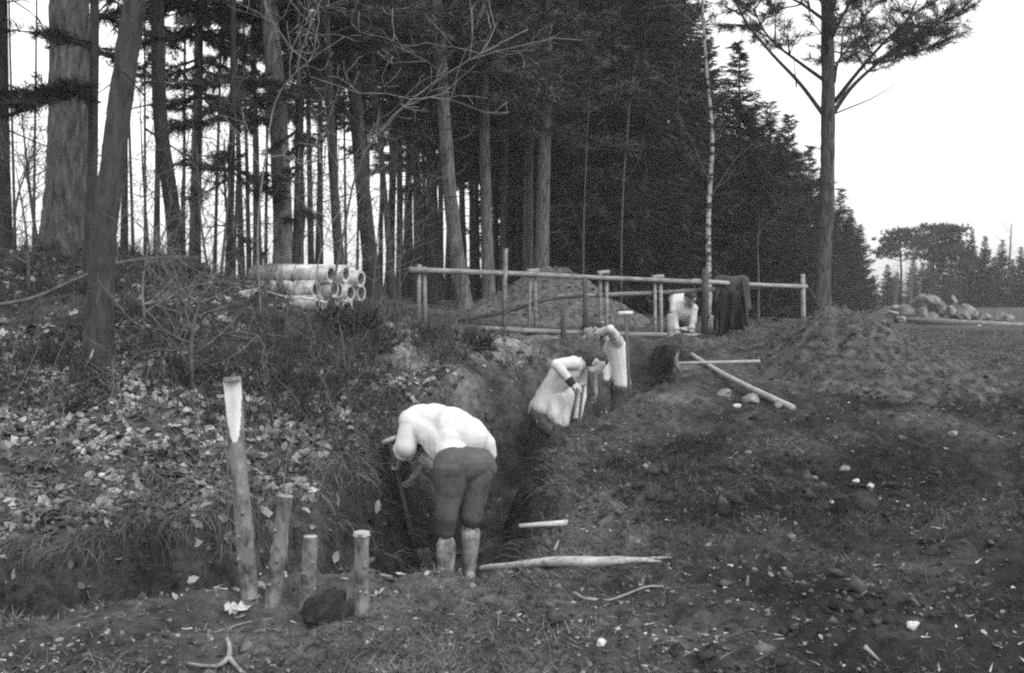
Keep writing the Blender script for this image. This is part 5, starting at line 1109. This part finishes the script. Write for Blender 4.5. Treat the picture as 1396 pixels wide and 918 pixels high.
# the far digger in the white shirt with a raised arm, facing left
def m3_shirt(b, J, side):
    b.chain([PX(838, 478, 12.4), PX(842, 512, 12.4)], [.15, .125], 12); b.chain([PX(826, 500, 12.35), PX(826, 516, 12.3)], [.07, .05], 10)
x3 = foot(842, 12.3); y3 = foot(858, 12.65)
person('person in white shirt standing waist deep in the far trench with one arm raised', dict(pel=PX(846, 532, 12.4), mid=PX(843, 505, 12.4), che=PX(838, 474, 12.4), shl=PX(841, 465, 12.22), shr=PX(829, 464, 12.58), ell=PX(832, 449, 11.98), wrl=PX(823, 453, 12.16),
       elr=PX(814, 506, 12.52), wrr=PX(813, 536, 12.36), neck=PX(824, 459, 12.4), head=PX(808, 451, 12.38), face=(-.8, -.25, -.45), up=(-.35, 0, .85), hil=PX(848, 542, 12.3), hir=PX(846, 542, 12.5), knl=PX(838, 585, 12.25), knr=PX(846, 585, 12.55), anl=x3, anr=y3, ftl=(-1, .1, 0), ftr=(-1, .3, 0)),
       trouser='trouser_d', boots='boot_d', shirt_extra=m3_shirt, sleeve_ends=(.75, -.25), hdir=((-.7, .5, .1), (-.1, -.2, -1)), palm=((-.3, .9, -.3), (-1, 0, 0)), curl=(1.3, 1.2), seed=3)
shovel('shovel gripped by the digger with the raised arm', PX(821, 440, 12.22), np.array([XU(813, 12.3), 12.3, H(XU(813, 12.3), 12.3) + .02]), .016, True, 'handle_d', 'wood', .09, (.3, .9, 0))
q = np.array([XU(861, 12.0), 12.0, 0.0]); q[2] = H(q[0], 12.0) + .02
shovel('shovel standing upright behind the far digger with a pale crosswise grip', PX(853, 427, 12.1), q, .018, True, 'handle_d', 'wood_cut', .16, (1, 0, 0))

# the person on hands and knees behind the fence
def m4_shirt(b, J, side): b.chain([PX(930, 424, 18.0), PX(930, 430, 18.3)], [.17, .15], 12)
gz = lambda u, Y, d=.06: np.array([XU(u, Y), Y, H(XU(u, Y), Y) + d])
person('person in white shirt on hands and knees behind the fence, head bowed', dict(pel=gz(926, 18.55, .50), mid=gz(928, 18.3, .52), che=PX(931, 421, 18.0), shl=PX(945, 421, 17.92), shr=PX(919, 424, 17.95), ell=PX(945, 437, 17.85), wrl=gz(942, 17.8, .05),
       elr=PX(920, 440, 17.9), wrr=gz(923, 17.78, .05), neck=PX(937, 415, 17.9), head=PX(941, 407, 17.82), face=(.1, -.75, -.65), up=(0, -.5, .75), hil=gz(932, 18.55, .46), hir=gz(920, 18.55, .46), knl=gz(934, 18.5, .07), knr=gz(918, 18.5, .07), anl=gz(934, 18.92, .06), anr=gz(918, 18.92, .06), ftl=(0, 1, 0), ftr=(0, 1, 0)),
       trouser='trouser_d', boots='boot_d', shirt_extra=m4_shirt, sleeve_ends=(.55, .55), hdir=((0, -1, -.1), (0, -1, -.1)), palm=((0, 0, -1), (0, 0, -1)), curl=(.2, .2), seed=4, boot_h=.14)

# ------------------------------------------------------------------ haze: one closed box of thin, even air
hm = bpy.data.materials.new('haze_air'); hm.use_nodes = True; hm.node_tree.nodes.clear()
pv = hm.node_tree.nodes.new('ShaderNodeVolumePrincipled'); pv.inputs['Color'].default_value = (.9, .9, .9, 1); pv.inputs['Density'].default_value = 0.0012
ho = hm.node_tree.nodes.new('ShaderNodeOutputMaterial'); hm.node_tree.links.new(pv.outputs[0], ho.inputs['Volume'])
mb = MB(); mb.box((0, 440, 12), (1440, 980, 30)); hz = mb.build('haze', hm, kind='stuff', label='thin pale haze in the air', cat='haze')
